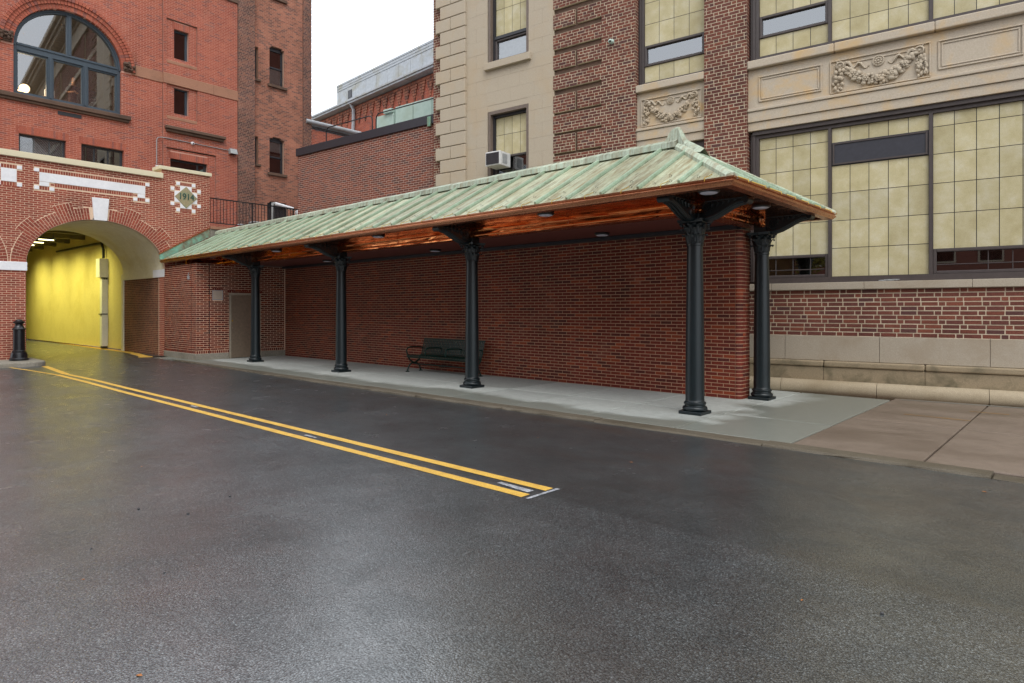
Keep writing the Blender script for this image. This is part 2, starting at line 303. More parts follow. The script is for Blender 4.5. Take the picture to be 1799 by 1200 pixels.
# ------------------------------------------------------------------ mesh helpers
class MB:
    def __init__(s): s.v = []; s.f = []; s.r = []
    def hexa(s, p, r=0., skip=()):
        i = len(s.v); s.v += [tuple(q) for q in p]
        for k, q in enumerate(((0, 3, 2, 1), (4, 5, 6, 7), (0, 1, 5, 4), (2, 3, 7, 6), (1, 2, 6, 5), (3, 0, 4, 7))):
            if k in skip: continue
            s.f.append(tuple(i + a for a in q)); s.r.append(r)
        return s
    def box(s, x0, x1, y0, y1, z0, z1, r=0., skip=()):
        return s.hexa([(x0, y0, z0), (x1, y0, z0), (x1, y1, z0), (x0, y1, z0), (x0, y0, z1), (x1, y0, z1), (x1, y1, z1), (x0, y1, z1)], r, skip)
    def face(s, pts, r=0.):
        i = len(s.v); s.v += [tuple(p) for p in pts]; s.f.append(tuple(range(i, i + len(pts)))); s.r.append(r); return s
    def prism(s, pts, f0, f1, r=0.):
        """pts 2d; f0,f1 map 2d->3d for the two caps"""
        i = len(s.v); k = len(pts)
        s.v += [tuple(f0(*p)) for p in pts] + [tuple(f1(*p)) for p in pts]
        s.f.append(tuple(range(i, i + k))[::-1]); s.f.append(tuple(range(i + k, i + 2 * k))); s.r += [r, r]
        for a in range(k):
            b = (a + 1) % k; s.f.append((i + a, i + b, i + k + b, i + k + a)); s.r.append(r)
        return s
    def lathe(s, prof, n=24, c=(0, 0, 0), ax='z'):
        i = len(s.v)
        for (r, z) in prof:
            for k in range(n):
                a = 2 * math.pi * k / n; x, y = r * math.cos(a), r * math.sin(a)
                q = (x, y, z) if ax == 'z' else ((z, x, y) if ax == 'x' else (x, z, y))
                s.v.append((c[0] + q[0], c[1] + q[1], c[2] + q[2]))
        for j in range(len(prof) - 1):
            for k in range(n):
                k2 = (k + 1) % n
                s.f.append((i + j * n + k, i + j * n + k2, i + (j + 1) * n + k2, i + (j + 1) * n + k)); s.r.append(0)
        if prof[0][0] > 1e-4: s.f.append(tuple(i + k for k in range(n))[::-1]); s.r.append(0)
        if prof[-1][0] > 1e-4: s.f.append(tuple(i + (len(prof) - 1) * n + k for k in range(n))); s.r.append(0)
        return s
    def tube(s, path, r, n=8, closed=False):
        P = [Vector(p) for p in path]; m = len(P); i = len(s.v); up = None
        rr = r if isinstance(r, (list, tuple)) else [r] * m
        for k, p in enumerate(P):
            if closed: t = (P[(k + 1) % m] - P[k - 1])
            else: t = P[min(k + 1, m - 1)] - P[max(k - 1, 0)]
            t.normalize()
            if up is None:
                up = Vector((0, 0, 1)) if abs(t.z) < .9 else Vector((1, 0, 0))
            a = t.cross(up); a.normalize(); b = a.cross(t); b.normalize(); up = b
            for j in range(n):
                th = 2 * math.pi * j / n
                s.v.append(tuple(p + (a * math.cos(th) + b * math.sin(th)) * rr[k]))
        for k in range(m if closed else m - 1):
            k2 = (k + 1) % m
            for j in range(n):
                j2 = (j + 1) % n
                s.f.append((i + k * n + j, i + k * n + j2, i + k2 * n + j2, i + k2 * n + j)); s.r.append(0)
        if not closed:
            s.f.append(tuple(i + j for j in range(n))[::-1]); s.f.append(tuple(i + (m - 1) * n + j for j in range(n))); s.r += [0, 0]
        return s
    def ball(s, c, r, nu=8, nv=5, sc_=(1, 1, 1)):
        pr = [(max(1e-5, math.sin(math.pi * j / nv)) * r, -math.cos(math.pi * j / nv) * r) for j in range(nv + 1)]
        i = len(s.v); s.lathe(pr, nu)
        for k in range(i, len(s.v)):
            q = s.v[k]; s.v[k] = (c[0] + q[0] * sc_[0], c[1] + q[1] * sc_[1], c[2] + q[2] * sc_[2])
        return s
    def sweep(s, path, prof, closed=False):
        """sweep (out, z) profile along 2d path; out = right-hand side of travel"""
        n = len(path); k = len(prof); i = len(s.v)
        for a in range(n):
            p = Vector(path[a])
            d0 = (p - Vector(path[a - 1])).normalized() if (a > 0 or closed) else None
            d1 = (Vector(path[(a + 1) % n]) - p).normalized() if (a < n - 1 or closed) else None
            if d0 is None: d0 = d1
            if d1 is None: d1 = d0
            n0 = Vector((d0.y, -d0.x)); n1 = Vector((d1.y, -d1.x)); mm = (n0 + n1); mm /= max(.2, mm.dot(n0))
            for (o, z) in prof: s.v.append((p.x + mm.x * o, p.y + mm.y * o, z))
        for a in range(n if closed else n - 1):
            b = (a + 1) % n
            for j in range(k - 1):
                s.f.append((i + a * k + j, i + b * k + j, i + b * k + j + 1, i + a * k + j + 1)); s.r.append(0)
        return s
    def build(s, name, mat, parent=None, smooth=False, sharp=35):
        me = bpy.data.meshes.new(name); me.from_pydata(s.v, [], s.f)
        me.materials.append(M[mat] if isinstance(mat, str) else mat)
        if any(s.r):
            a = me.attributes.new('rnd', 'FLOAT', 'FACE'); a.data.foreach_set('value', s.r)
        if smooth:
            me.polygons.foreach_set('use_smooth', [True] * len(me.polygons))
            me.set_sharp_from_angle(angle=R(sharp))
        o = bpy.data.objects.new(name, me); C.objects.link(o)
        if parent: o.parent = parent
        return o
def tag(o, label=None, cat=None, group=None, kind=None):
    if label: o['label'] = label
    if cat: o['category'] = cat
    if group: o['group'] = group
    if kind: o['kind'] = kind
    return o
def thing(name, label, cat, loc=(0, 0, 0), rz=0, group=None):
    o = bpy.data.objects.new(name, None); C.objects.link(o); o.location = loc; o.rotation_euler = (0, 0, R(rz))
    o.empty_display_size = .2
    return tag(o, label, cat, group)
def copy_tree(o, parent=None):
    c = o.copy(); C.objects.link(c); c.parent = parent
    for ch in list(o.children): copy_tree(ch, c)
    return c
def bev(o, w=.01, seg=2):
    m = o.modifiers.new('bevel', 'BEVEL'); m.width = w; m.segments = seg; m.limit_method = 'ANGLE'; m.angle_limit = R(40)
    return o
def box(name, mat, parent, x0, x1, y0, y1, z0, z1, b=0):
    o = MB().box(x0, x1, y0, y1, z0, z1).build(name, mat, parent)
    return bev(o, b) if b else o
UNIT = {}
def unit_mesh(mat, back=True):
    if mat not in UNIT:
        mb = MB().box(0, 1, 0, 1, 0, 1, 0, () if back else (3,))
        me = bpy.data.meshes.new('brick'); me.from_pydata(mb.v, [], mb.f); me.materials.append(M[mat]); UNIT[mat] = me
    return UNIT[mat]
def piece(name, mat, parent, P, sa, sb, d0, d1, za, zb):
    o = bpy.data.objects.new(name, unit_mesh(mat)); C.objects.link(o); o.parent = parent
    a = Vector(P(sa, d0, za)); ex = Vector(P(sb, d0, za)) - a; ey = Vector(P(sa, d1, za)) - a; ez = Vector(P(sa, d0, zb)) - a
    o.matrix_basis = Matrix(((ex.x, ey.x, ez.x, a.x), (ex.y, ey.y, ez.y, a.y), (ex.z, ey.z, ez.z, a.z), (0, 0, 0, 1)))
    return o
def proj(p):
    th = R(42.6); fx, fy = -math.sin(th), math.cos(th); rx, ry = math.cos(th), math.sin(th)
    d = p[0] * fx + p[1] * fy; l = p[0] * rx + p[1] * ry
    if d < .1: return None
    return 900 + 1120 * l / d, 545 - 1120 * (p[2] - CAMH) / d, d

# a rectangular hole is (s0,s1,z0,z1); a callable hole gives the blocked interval at height z or None
def free(s0, s1, za, zb, holes):
    iv = [(s0, s1)]
    for h in holes:
        if callable(h): q = h((za + zb) / 2)
        else:
            ov = min(zb, h[3]) - max(za, h[2]); q = (h[0], h[1]) if ov > .35 * (zb - za) else None
        if not q: continue
        nv = []
        for a, b in iv:
            if q[1] <= a or q[0] >= b: nv.append((a, b)); continue
            if q[0] > a: nv.append((a, q[0]))
            if q[1] < b: nv.append((q[1], b))
        iv = nv
    return [(a, b) for a, b in iv if b - a > .015]
class Bricks:
    """collects bricks of one thing; the largest in view become parts, the rest one joined part"""
    def __init__(s, root, mat, mortar): s.root, s.mat, s.mortar = root, mat, mortar; s.items = []; s.body = MB()
    def wall(s, P, s0, s1, z0, z1, L=.225, h=.067, m=.014, pat='run', holes=(), bholes=None, body=True, th=.25, proud=.004, seed=1, jit=.0):
        rg = random.Random(seed); bholes = holes if bholes is None else bholes
        n = max(1, round((z1 - z0) / h)); h = (z1 - z0) / n; prev = None; st = None
        for i in range(n):
            za = z0 + i * h; zb = za + h
            if body:
                iv = free(s0, s1, za, zb, bholes)
                if iv != prev:
                    if prev: s._body(P, prev, st, za, proud, th)
                    prev, st = iv, za
            for a, b in free(s0, s1, za, zb, holes):
                if pat == 'run': seq = [L]; x = s0 - (L / 2 if i % 2 else 0)
                elif pat == 'head': seq = [L / 2]; x = s0 - (L / 4 if i % 2 else 0)
                elif pat == 'sold': seq = [h0 for h0 in (.067,)]; x = s0
                else: seq = [L, L, L * .42] if pat == 'dsh' else [L, L * .48]; x = s0 - sum(seq) + (i % 2) * sum(seq) * .5 + (.06 if i % 4 > 1 else 0)
                k = 0
                while x < b:
                    y = x + seq[k % len(seq)]; k += 1
                    aa, bb = max(x, a), min(y, b); x = y
                    if bb - aa < .03: continue
                    d = rg.uniform(-jit, jit)
                    s.items.append((P, aa + m / 2, bb - m / 2, d, za + m / 2, zb - m / 2, rg.random()))
        if body and prev: s._body(P, prev, st, z1, proud, th)
        return s
    def _body(s, P, iv, za, zb, d0, d1):
        for a, b in iv:
            a += .009; b -= .009
            s.body.hexa([P(a, d0, za), P(b, d0, za), P(b, d1, za), P(a, d1, za), P(a, d0, zb), P(b, d0, zb), P(b, d1, zb), P(a, d1, zb)])
    def finish(s, nobj=300, parent=None, bodyname='mortar_bed', depth=.03, name='brick'):
        parent = parent or s.root; mw = s.root.matrix_basis
        if s.body.v: s.body.build(bodyname, s.mortar, s.root)
        sc_ = []
        for it in s.items:
            P, a, b, d, za, zb, r = it
            q = proj(mw @ Vector(P((a + b) / 2, 0, (za + zb) / 2)))
            ok = q and -5 < q[0] < 1804 and -5 < q[1] < 1205
            sc_.append(((b - a) * (zb - za) / (q[2] ** 2) if ok else 0, it))
        sc_.sort(key=lambda t: -t[0])
        mb = MB()
        for k, (z, it) in enumerate(sc_):
            P, a, b, d, za, zb, r = it
            if k < nobj and z > 0: piece(name, s.mat, parent, P, a, b, d, d + depth, za, zb)
            else: mb.hexa([P(a, d, za), P(b, d, za), P(b, d + depth, za), P(a, d + depth, za), P(a, d, zb), P(b, d, zb), P(b, d + depth, zb), P(a, d + depth, zb)], r + .001, (3,))
        if mb.v: tag(mb.build('brickwork', s.mat, s.root), kind='stuff')
def front(v0): return lambda s, d, z: (s, v0 + d, z)
def bpy_update(): bpy.context.view_layer.update()
def root_matrix(o): o.matrix_basis = Matrix.LocRotScale(o.location, o.rotation_euler, (1, 1, 1)); return o

# ================================================================== SETTING
def zroad(x, y=0):
    t = min(1, max(0, (-12 - x) / 11)); g = min(1, max(0, (x + 9) / 5)) * min(1, max(0, (y - 5.8) / 1.8))
    return -.045 + .045 * t * t * (3 - 2 * t) + .022 * g
tag(MB().face([(-400, -400, -.4), (400, -400, -.4), (400, 400, -.4), (-400, 400, -.4)]).build('ground', 'conc_rough'), kind='structure')
mb = MB(); xs = [-60, -40, -28, -23.5] + [-23 + i for i in range(0, 12)] + [-11, -9, -6.5, -4, 0, 10, 40]; ys = [-40, 0, 3, 4.5, 5.8, 6.7, 7.62, 8.3]
for x in xs:
    for y in ys: mb.v.append((x, y, zroad(x, y)))
for i in range(len(xs) - 1):
    for j in range(len(ys) - 1):
        if xs[i] >= -23.6 and ys[j] >= 7.6 : continue
        a = i * len(ys) + j; mb.f.append((a, a + len(ys), a + len(ys) + 1, a + 1)); mb.r.append(0)
tag(mb.build('road', 'asphalt', smooth=True), kind='structure')
def stripe(pts, w, mat, dz=.004, name='lane_marking', ragged=0, seed=0):
    """painted strip along a polyline, lying 4 mm over the road"""
    rg = random.Random(seed); mb = MB(); q = []
    for a, b in zip(pts[:-1], pts[1:]):
        n = max(1, int(math.dist(a, b) / .25))
        for k in range(n): q.append((a[0] + (b[0] - a[0]) * k / n, a[1] + (b[1] - a[1]) * k / n))
    q.append(pts[-1]); L_ = []; R_ = []
    for k, p in enumerate(q):
        a = q[max(0, k - 1)]; b = q[min(len(q) - 1, k + 1)]; dx, dy = b[0] - a[0], b[1] - a[1]; l = math.hypot(dx, dy)
        nx, ny = -dy / l, dx / l; e1 = w / 2 + rg.uniform(-ragged, ragged); e2 = w / 2 + rg.uniform(-ragged, ragged)
        L_.append((p[0] + nx * e1, p[1] + ny * e1)); R_.append((p[0] - nx * e2, p[1] - ny * e2))
    for k in range(len(q) - 1):
        mb.face([(*t, zroad(t[0]) + dz) for t in (L_[k], R_[k], R_[k + 1], L_[k + 1])])
    return tag(mb.build(name, mat), kind='structure')
FAR = [(-3.70, 4.53), (-12.6, 4.43), (-17.3, 4.33), (-19.2, 4.22)]; NEAR = [(-3.73, 4.235), (-12.0, 4.17), (-17.0, 4.09), (-19.1, 4.02)]
stripe(FAR, .112, 'yellow', ragged=.003); stripe(NEAR, .112, 'yellow', ragged=.003, seed=2)
stripe([(-19.16, 4.22), (-22.1, 4.36)], .15, 'yellow', ragged=.004, seed=3)
stripe([(-19.06, 4.02), (-21.2, 3.76), (-23.6, 3.42)], .08, 'yellow', ragged=.004, seed=4)
stripe([(-3.66, 4.17), (-3.655, 4.6)], .03, 'wpaint', .006, ragged=.008, seed=5)
stripe([(-3.78, 4.36), (-4.2, 4.39)], .06, 'wpaint', .006, ragged=.02, seed=6)
for k, x in enumerate((-7.4, -11.2)):
    stripe([(x, 4.33 - .006 * k), (x - .28, 4.335 - .006 * k)], .05, 'wpaint', .006, ragged=.012, seed=7 + k)
stripe([(-47, 8.02), (-28, 7.98), (-26, 7.86), (-24.2, 7.62)], .3, 'yellow', .005, ragged=.02, seed=20)
stripe([(-24.2, 7.62), (-23.75, 7.5)], .42, 'yellow', .005, ragged=.02, seed=21)
stripe([(-22.6, 3.72), (-21.7, 3.86)], .03, 'wpaint', .005, ragged=.01, seed=22)
# kerb stones
kerb = tag(MB().box(-21.6, 30, 7.66, 7.86, -.35, -.06).build('kerb', 'conc_rough'), kind='structure')
x = -21.6; rg = random.Random(3)
while x < 14:
    l = rg.uniform(1.7, 2.5); dz = rg.uniform(-.006, .006); dy = rg.uniform(-.008, .008)
    zt = .0 + dz - (.02 if x > -2.5 else 0)
    mb = MB(); n = 10
    for k in range(n + 1):      # rough split face
        xx = x + .006 + (l - .012) * k / n
        for (yy, zz) in ((7.62 + dy + rg.uniform(-.012, .012), -.3), (7.625 + dy + rg.uniform(-.012, .008), zroad(x) + .02 + rg.uniform(-.01, .01)), (7.635 + dy + rg.uniform(-.01, .008), zt - .012 + rg.uniform(-.008, .004)), (7.66 + dy, zt), (7.885, zt)):
            mb.v.append((xx, yy, zz))
    for k in range(n):
        for j in range(4): mb.f.append((k * 5 + j, k * 5 + 5 + j, k * 5 + 6 + j, k * 5 + 1 + j)); mb.r.append(0)
    mb.f += [(0, 1, 2, 3, 4), tuple(n * 5 + j for j in (4, 3, 2, 1, 0))]; mb.r += [0, 0]
    mb.build('kerb_stone', 'kerbstone', kerb); x += l
# sidewalk slabs
side = tag(MB().box(-60, 30, 8.0, 14.2, -.35, -.04).build('sidewalk', 'dark_stone'), kind='structure')
def slab(x0, x1, y0, y1, mat):
    bev(MB().box(x0 + .009, x1 - .009, y0 + .009, y1 - .009, -.12, .0).build('slab', mat, side), .014, 2)
xx = [-24.0, -22.6] + [-21.05 + i * 1.527 for i in range(13)]
xx[-1] = -2.72
for a, b in zip(xx[:-1], xx[1:]):
    y0 = 7.89 if b > -21.5 else 7.66
    slab(a, b, y0, 9.52, 'conc_new')
    if b > -21.2: slab(a, b, 9.52, 12.95 if b > -5 else 11.3, 'conc_new')
xo = [-2.72, -1.36, .7, 2.8, 4.9, 7, 9.1, 11.2]
for a, b in zip(xo[:-1], xo[1:]): slab(a, b, 7.89, 10.4, 'conc_old'); slab(a, b, 10.4, 13.4, 'conc_old')
# pale patch of cement by the wall, yellow survey marks and iron cover
mb = MB()
for (xa, xb, ya, yb) in ((-2.6, -.6, 12.95, 13.1),): mb.face([(xa, ya + .1, .004), (xb, ya + .33, .004), (xb + .1, yb + .3, .004), (xa, yb + .02, .004)])
tag(mb.build('cement_patch', 'conc_new'), kind='structure')
for k, (xa, ya, xb, yb) in enumerate(((-2.2, 11.3, -1.35, 11.25), (-1.5, 12.3, -1.0, 12.32), (-.55, 11.55, .0, 11.6))):
    stripe([(xa, ya), (xb, yb)], .04, plain('faded_yellow', sr(150, 116, 66), .7) if k == 0 else bpy.data.materials['faded_yellow'], .049, 'survey_mark', .012, 40 + k)
# traffic island
mb = MB(); pts = []
for (cx, cy, a0) in ((-22.75, 4.0, 0), (-24.6, 4.0, 90), (-24.6, 2.6, 180), (-22.75, 2.6, 270)):
    for k in range(7): a = R(a0 + 15 * k); pts.append((cx + .5 * math.cos(a), cy + .5 * math.sin(a)))
mb.prism(pts, lambda a, b: (a, b, -.1), lambda a, b: (a, b, .125))
isl = tag(bev(mb.build('traffic_island', 'conc_rough'), .03, 2), kind='structure')

# ================================================================== CANOPY SHELTER (frame = world axes)
XE, XR, XL = -3.5, -5.33, -23.86      # right eave, ridge end, left end
YF, YR, YB = 8.02, 10.0, 12.3         # front eave, ridge, back eave
ZE, ZR = 3.335, 4.43
can = thing('canopy_shelter', 'long hipped canopy with green copper roof on dark iron columns', 'shelter', (-14, 9.2, 0))
CL = Vector((-14, 9.2, 0))
class LB(MB):       # mesh builder in world coordinates, stored relative to the canopy root
    def build(s, *a, **k):
        s.v = [(x - CL.x, y - CL.y, z - CL.z) for x, y, z in s.v]; return MB.build(s, *a, **k)
def fs(x, t):      # point on the front slope
    return Vector((x, YF + (YR - YF) * t, ZE + (ZR - ZE) * t))
def tmax(x): return 1 if x <= XR else (XE - x) / (XE - XR)
seams = [-4.26 - .652 * i for i in range(30)]
edges = [XE] + seams + [XL]
nrm = Vector((0, -(ZR - ZE), YR - YF)).normalized()
roof = LB()
roof.face([(XL, YF + .05, ZE - .03), (XE + .02 - .07, YF + .05, ZE - .03), (XR, YR, ZR - .04), (XL, YR, ZR - .04)])
roof.face([(XL, YB - .05, ZE - .03), (XL, YR, ZR - .04), (XR, YR, ZR - .04), (XE - .05, YB - .05, ZE - .03)])
roof.face([(XE - .05, YF + .05, ZE - .03), (XE - .05, YB - .05, ZE - .03), (XR, YR, ZR - .04)])
roof = roof.build('roof', 'verd', can)
for a, b in zip(edges[:-1], edges[1:]):      # pans
    mb = LB(); ta, tb = tmax(a), tmax(b); off = nrm * -.022
    n = 6; top = []; rgp = random.Random(int(-a * 100))
    c1 = [fs(a, ta * k / n) for k in range(n + 1)]; c2 = [fs(b, tb * k / n) for k in range(n + 1)]
    mid = [(p + q) / 2 + nrm * rgp.uniform(-.008, .006) for p, q in zip(c1, c2)]
    for k in range(n):
        mb.face([c1[k], c1[k + 1], mid[k + 1], mid[k]]); mb.face([mid[k], mid[k + 1], c2[k + 1], c2[k]])
    mb.face([c1[0], mid[0], mid[0] + off, c1[0] + off]); mb.face([mid[0], c2[0], c2[0] + off, mid[0] + off])
    mb.build('roof_pan', 'verd', roof, True, 20)
def batten(p, q, up, sidev, w=.028, h=.055, name='standing_seam', mat='verd_seam'):
    mb = LB(); d = (q - p).normalized(); u = up * h; s_ = sidev * w
    mb.hexa([p - s_, p + s_, q + s_, q - s_, p - s_ * .75 + u, p + s_ * .75 + u, q + s_ * .75 + u, q - s_ * .75 + u])
    return bev(mb.build(name, mat, roof), .008, 1)
for x in seams:
    batten(fs(x, .012), fs(x, tmax(x) * .985), nrm, Vector((1, 0, 0)))
# right hip slope and back slope
def hs_(y, t):
    yt = y; tm = t
    return Vector((XE + (XR - XE) * t, y, ZE + (ZR - ZE) * t))
def hmax(y): return (y - YF) / (YR - YF) if y < YR else (YB - y) / (YB - YR)
hn = Vector((ZR - ZE, 0, XE - XR)).normalized(); hn = Vector((hn.x, 0, abs(hn.z)))
hy = [YF, 8.66, 9.31, 10.0, 10.65, 11.3, 11.85, YB]
for a, b in zip(hy[:-1], hy[1:]):
    mb = LB(); pts = [hs_(a, 0), hs_(b, 0), hs_(b, hmax(b)), hs_(a, hmax(a))]
    mb.face([p for i, p in enumerate(pts) if i == 0 or (p - pts[i - 1]).length > 1e-4]); mb.build('roof_pan', 'verd', roof)
for y in hy[1:-1]: batten(hs_(y, .01), hs_(y, hmax(y) * .97), hn, Vector((0, 1, 0)))
mb = LB(); mb.face([(XL, YB, ZE), (XL, YR, ZR), (XR, YR, ZR), (XE, YB, ZE)]); mb.build('roof_pan', 'verd', roof)
bn = Vector((0, ZR - ZE, YB - YR)).normalized()
for x in seams[1:]:
    t = 1 if x <= XR else (XE - x) / (XE - XR)
    batten(Vector((x, YB, ZE)), Vector((x, YB + (YR - YB) * t, ZE + (ZR - ZE) * t)), bn, Vector((1, 0, 0)))
# ridge cap in lapped lengths, hip caps, finial
x = XL; k = 0
while x < XR - .05:
    x1 = min(x + 1.304, XR + .05); mb = LB(); e = .004 * (k % 2)
    pr = [(-.17, -.075), (-.16, .02 + e), (-.05, .085 + e), (.05, .085 + e), (.16, .02 + e), (.17, -.075)]
    mb.prism(pr, lambda a, b: (x, YR + a, ZR + .02 + b), lambda a, b: (x1, YR + a, ZR + .02 + b)); mb.build('ridge_cap', 'verd_ridge', roof); x = x1 - .02; k += 1
for yy in (YF, YB):
    p = Vector((XE, yy, ZE)); q = Vector((XR, YR, ZR)); d = (q - p).normalized(); s_ = d.cross(Vector((0, 0, 1))).normalized(); u = s_.cross(d).normalized()
    mb = LB(); pr = [(-.085, -.04), (-.08, .01), (-.03, .045), (.03, .045), (.08, .01), (.085, -.04)]
    mb.prism(pr, lambda a, b: p + s_ * a + u * b + Vector((0, 0, .01)), lambda a, b: q + s_ * a + u * b + Vector((0, 0, .01))); mb.build('hip_cap', 'verd_ridge', roof)
mb = LB(); prof = []
fp = [(-.34, 4.44), (-.26, 4.50), (-.19, 4.56), (-.14, 4.64), (-.105, 4.71), (-.06, 4.745), (.0, 4.755), (.05, 4.735), (.085, 4.68), (.13, 4.58), (.21, 4.48), (.34, 4.40), (.5, 4.30)]
for j in range(len(fp)):
    wd = .17 - .11 * max(0, (fp[j][1] - 4.4) / .36)
    for yy in (-wd, -wd * .45, 0, wd * .45, wd):
        mb.v.append((XR + fp[j][0], YR + yy, fp[j][1] - abs(yy) * .55))
for j in range(len(fp) - 1):
    for k in range(4): mb.f.append((j * 5 + k, j * 5 + k + 1, j * 5 + 6 + k, j * 5 + 5 + k)); mb.r.append(0)
n0 = len(mb.v)
for j in range(len(fp)):
    for s_ in (0, 4): mb.v.append((mb.v[j * 5 + s_][0], mb.v[j * 5 + s_][1] * 1 + (-.05 if s_ == 0 else .05), 4.2))
for j in range(len(fp) - 1):
    mb.f.append((j * 5, j * 5 + 5, n0 + 2 * j + 2, n0 + 2 * j)); mb.f.append((j * 5 + 4, n0 + 2 * j + 1, n0 + 2 * j + 3, j * 5 + 9)); mb.r += [0, 0]
mb.build('finial', 'verd_ridge', roof, True, 50)
# gutter with moulded copper face
gp = [(0.0, 3.345), (.035, 3.345), (.055, 3.335), (.05, 3.315), (.028, 3.305), (.03, 3.29), (.045, 3.282), (.04, 3.262), (.012, 3.24), (0.0, 3.225), (-.13, 3.225)]
gpath = [(XL, YF), (XE, YF), (XE, YB), (XL, YB)]
gut = LB().sweep(gpath, gp).build('gutter', 'copper_gut', can)
mb = LB()        # gutter end cap and brass hangers
for x in [XE - .35 - .652 * i for i in range(31)]:
    if x < XL + .1: break
    a = fs(x, .09) + nrm * .012; b_ = fs(x, .0) + nrm * .02
    o = LB().tube([a, (a + b_) / 2 + nrm * .006, b_ + Vector((0, -.03, .012)), Vector((x, YF - .055, 3.35)), Vector((x, YF - .06, 3.31))], .006, 5).build('gutter_hanger', 'brass', gut, True)
for y in [YF + .4 + .6 * i for i in range(7)]:
    a = hs_(y, .09) + hn * .012
    LB().tube([a, hs_(y, 0) + Vector((.03, 0, .02)), Vector((XE + .055, y, 3.35)), Vector((XE + .06, y, 3.31))], .006, 5).build('gutter_hanger', 'brass', gut, True)
# wire snow guards: two rows of loops on the pans
mb = LB()
for i, (a, b) in enumerate(zip(edges[:-1], edges[1:])):
    for (f, t) in ((.3, .07), (.7, .07), (.5, .19)):
        x = a + (b - a) * f
        if t > tmax(x): continue
        p = fs(x, t) + nrm * .004; up = Vector((0, -.3, 1)).normalized(); e = Vector((1, 0, 0))
        loop = [p + e * (.016 * math.cos(s)) + up * (.016 + .02 * math.sin(s)) for s in [R(-50 + 35 * k) for k in range(9)]]
        mb.tube([p + Vector((0, .06, .033))] + loop, .0022, 3)
tag(mb.build('snow_guards', 'frame_dk', roof), kind='stuff')
# copper soffit, moulded beam casing, ceiling
mb = LB(); mb.face([(XL, YF, 3.262), (XE, YF, 3.262), (XE - 1.0, YF + 1.05, 3.262), (XL, YF + 1.05, 3.262)])
mb.face([(XE, YF, 3.262), (XE, YB, 3.262), (XE - 1.0, YB - .7, 3.262), (XE - 1.0, YF + 1.05, 3.262)]); mb.build('soffit', 'copper', can)
bp = [(.0, 3.262), (.03, 3.262), (.035, 3.235), (.012, 3.215), (.0, 3.2), (.0, 3.145), (.022, 3.138), (.03, 3.12), (.02, 3.105), (.03, 3.095), (.03, 3.075), (-.24, 3.075), (-.24, 3.13)]
beam = LB().sweep([(XL, 9.05), (-4.44, 9.05), (-4.44, 11.62), (-5.2, 11.62)], bp).build('beam_casing', 'copper', can)
for x in (-6.95, -11.9, -16.9, -21.4):      # soldered laps of the copper cladding
    LB().box(x - .012, x + .012, 9.04, 9.05, 3.1, 3.2).build('cladding_lap', 'copper_gut', can); LB().box(x - .012, x + .012, YF + .1, 9.02, 3.258, 3.2625).build('cladding_lap', 'copper_gut', can)
mb = LB(); mb.face([(XL, 9.2, 3.13), (-4.6, 9.2, 3.13), (-4.6, 12.1, 3.13), (XL, 12.1, 3.13)]); mb.build('ceiling', 'redwood', can)
mb = LB(); mb.face([(XL, 11.5, 3.262), (-4.5, 11.5, 3.262), (XE, YB, 3.262), (XL, YB, 3.262)]); mb.build('soffit', 'copper', can)
LB().box(-21.1, -4.75, 11.02, 11.2, 3.05, 3.12).build('wall_trim', 'frame_dk', can)
# downspout stub
LB().box(-21.62, -21.58, 8.0, 8.1, 3.08, 3.24).build('downspout_stub', 'copper', can)
for i, (x, y, z) in enumerate(((-3.95, 8.3, 3.262), (-6.93, 8.38, 3.262), (-11.7, 8.36, 3.262), (-16.6, 8.5, 3.262), (-3.92, 10.06, 3.262), (-7.23, 10.5, 3.13), (-12.28, 10.5, 3.13), (-17.3, 10.5, 3.13))):
    l = LB().lathe([(.145, 0), (.15, -.012), (.15, -.03), (.135, -.045), (.12, -.047)], 28, (x, y, z)).build('ceiling_light', 'rail_black', can, True)
    LB().lathe([(.119, -.03), (.119, -.05), (.1, -.058), (0.0, -.062)], 28, (x, y, z)).build('lens', 'lens', l, True)
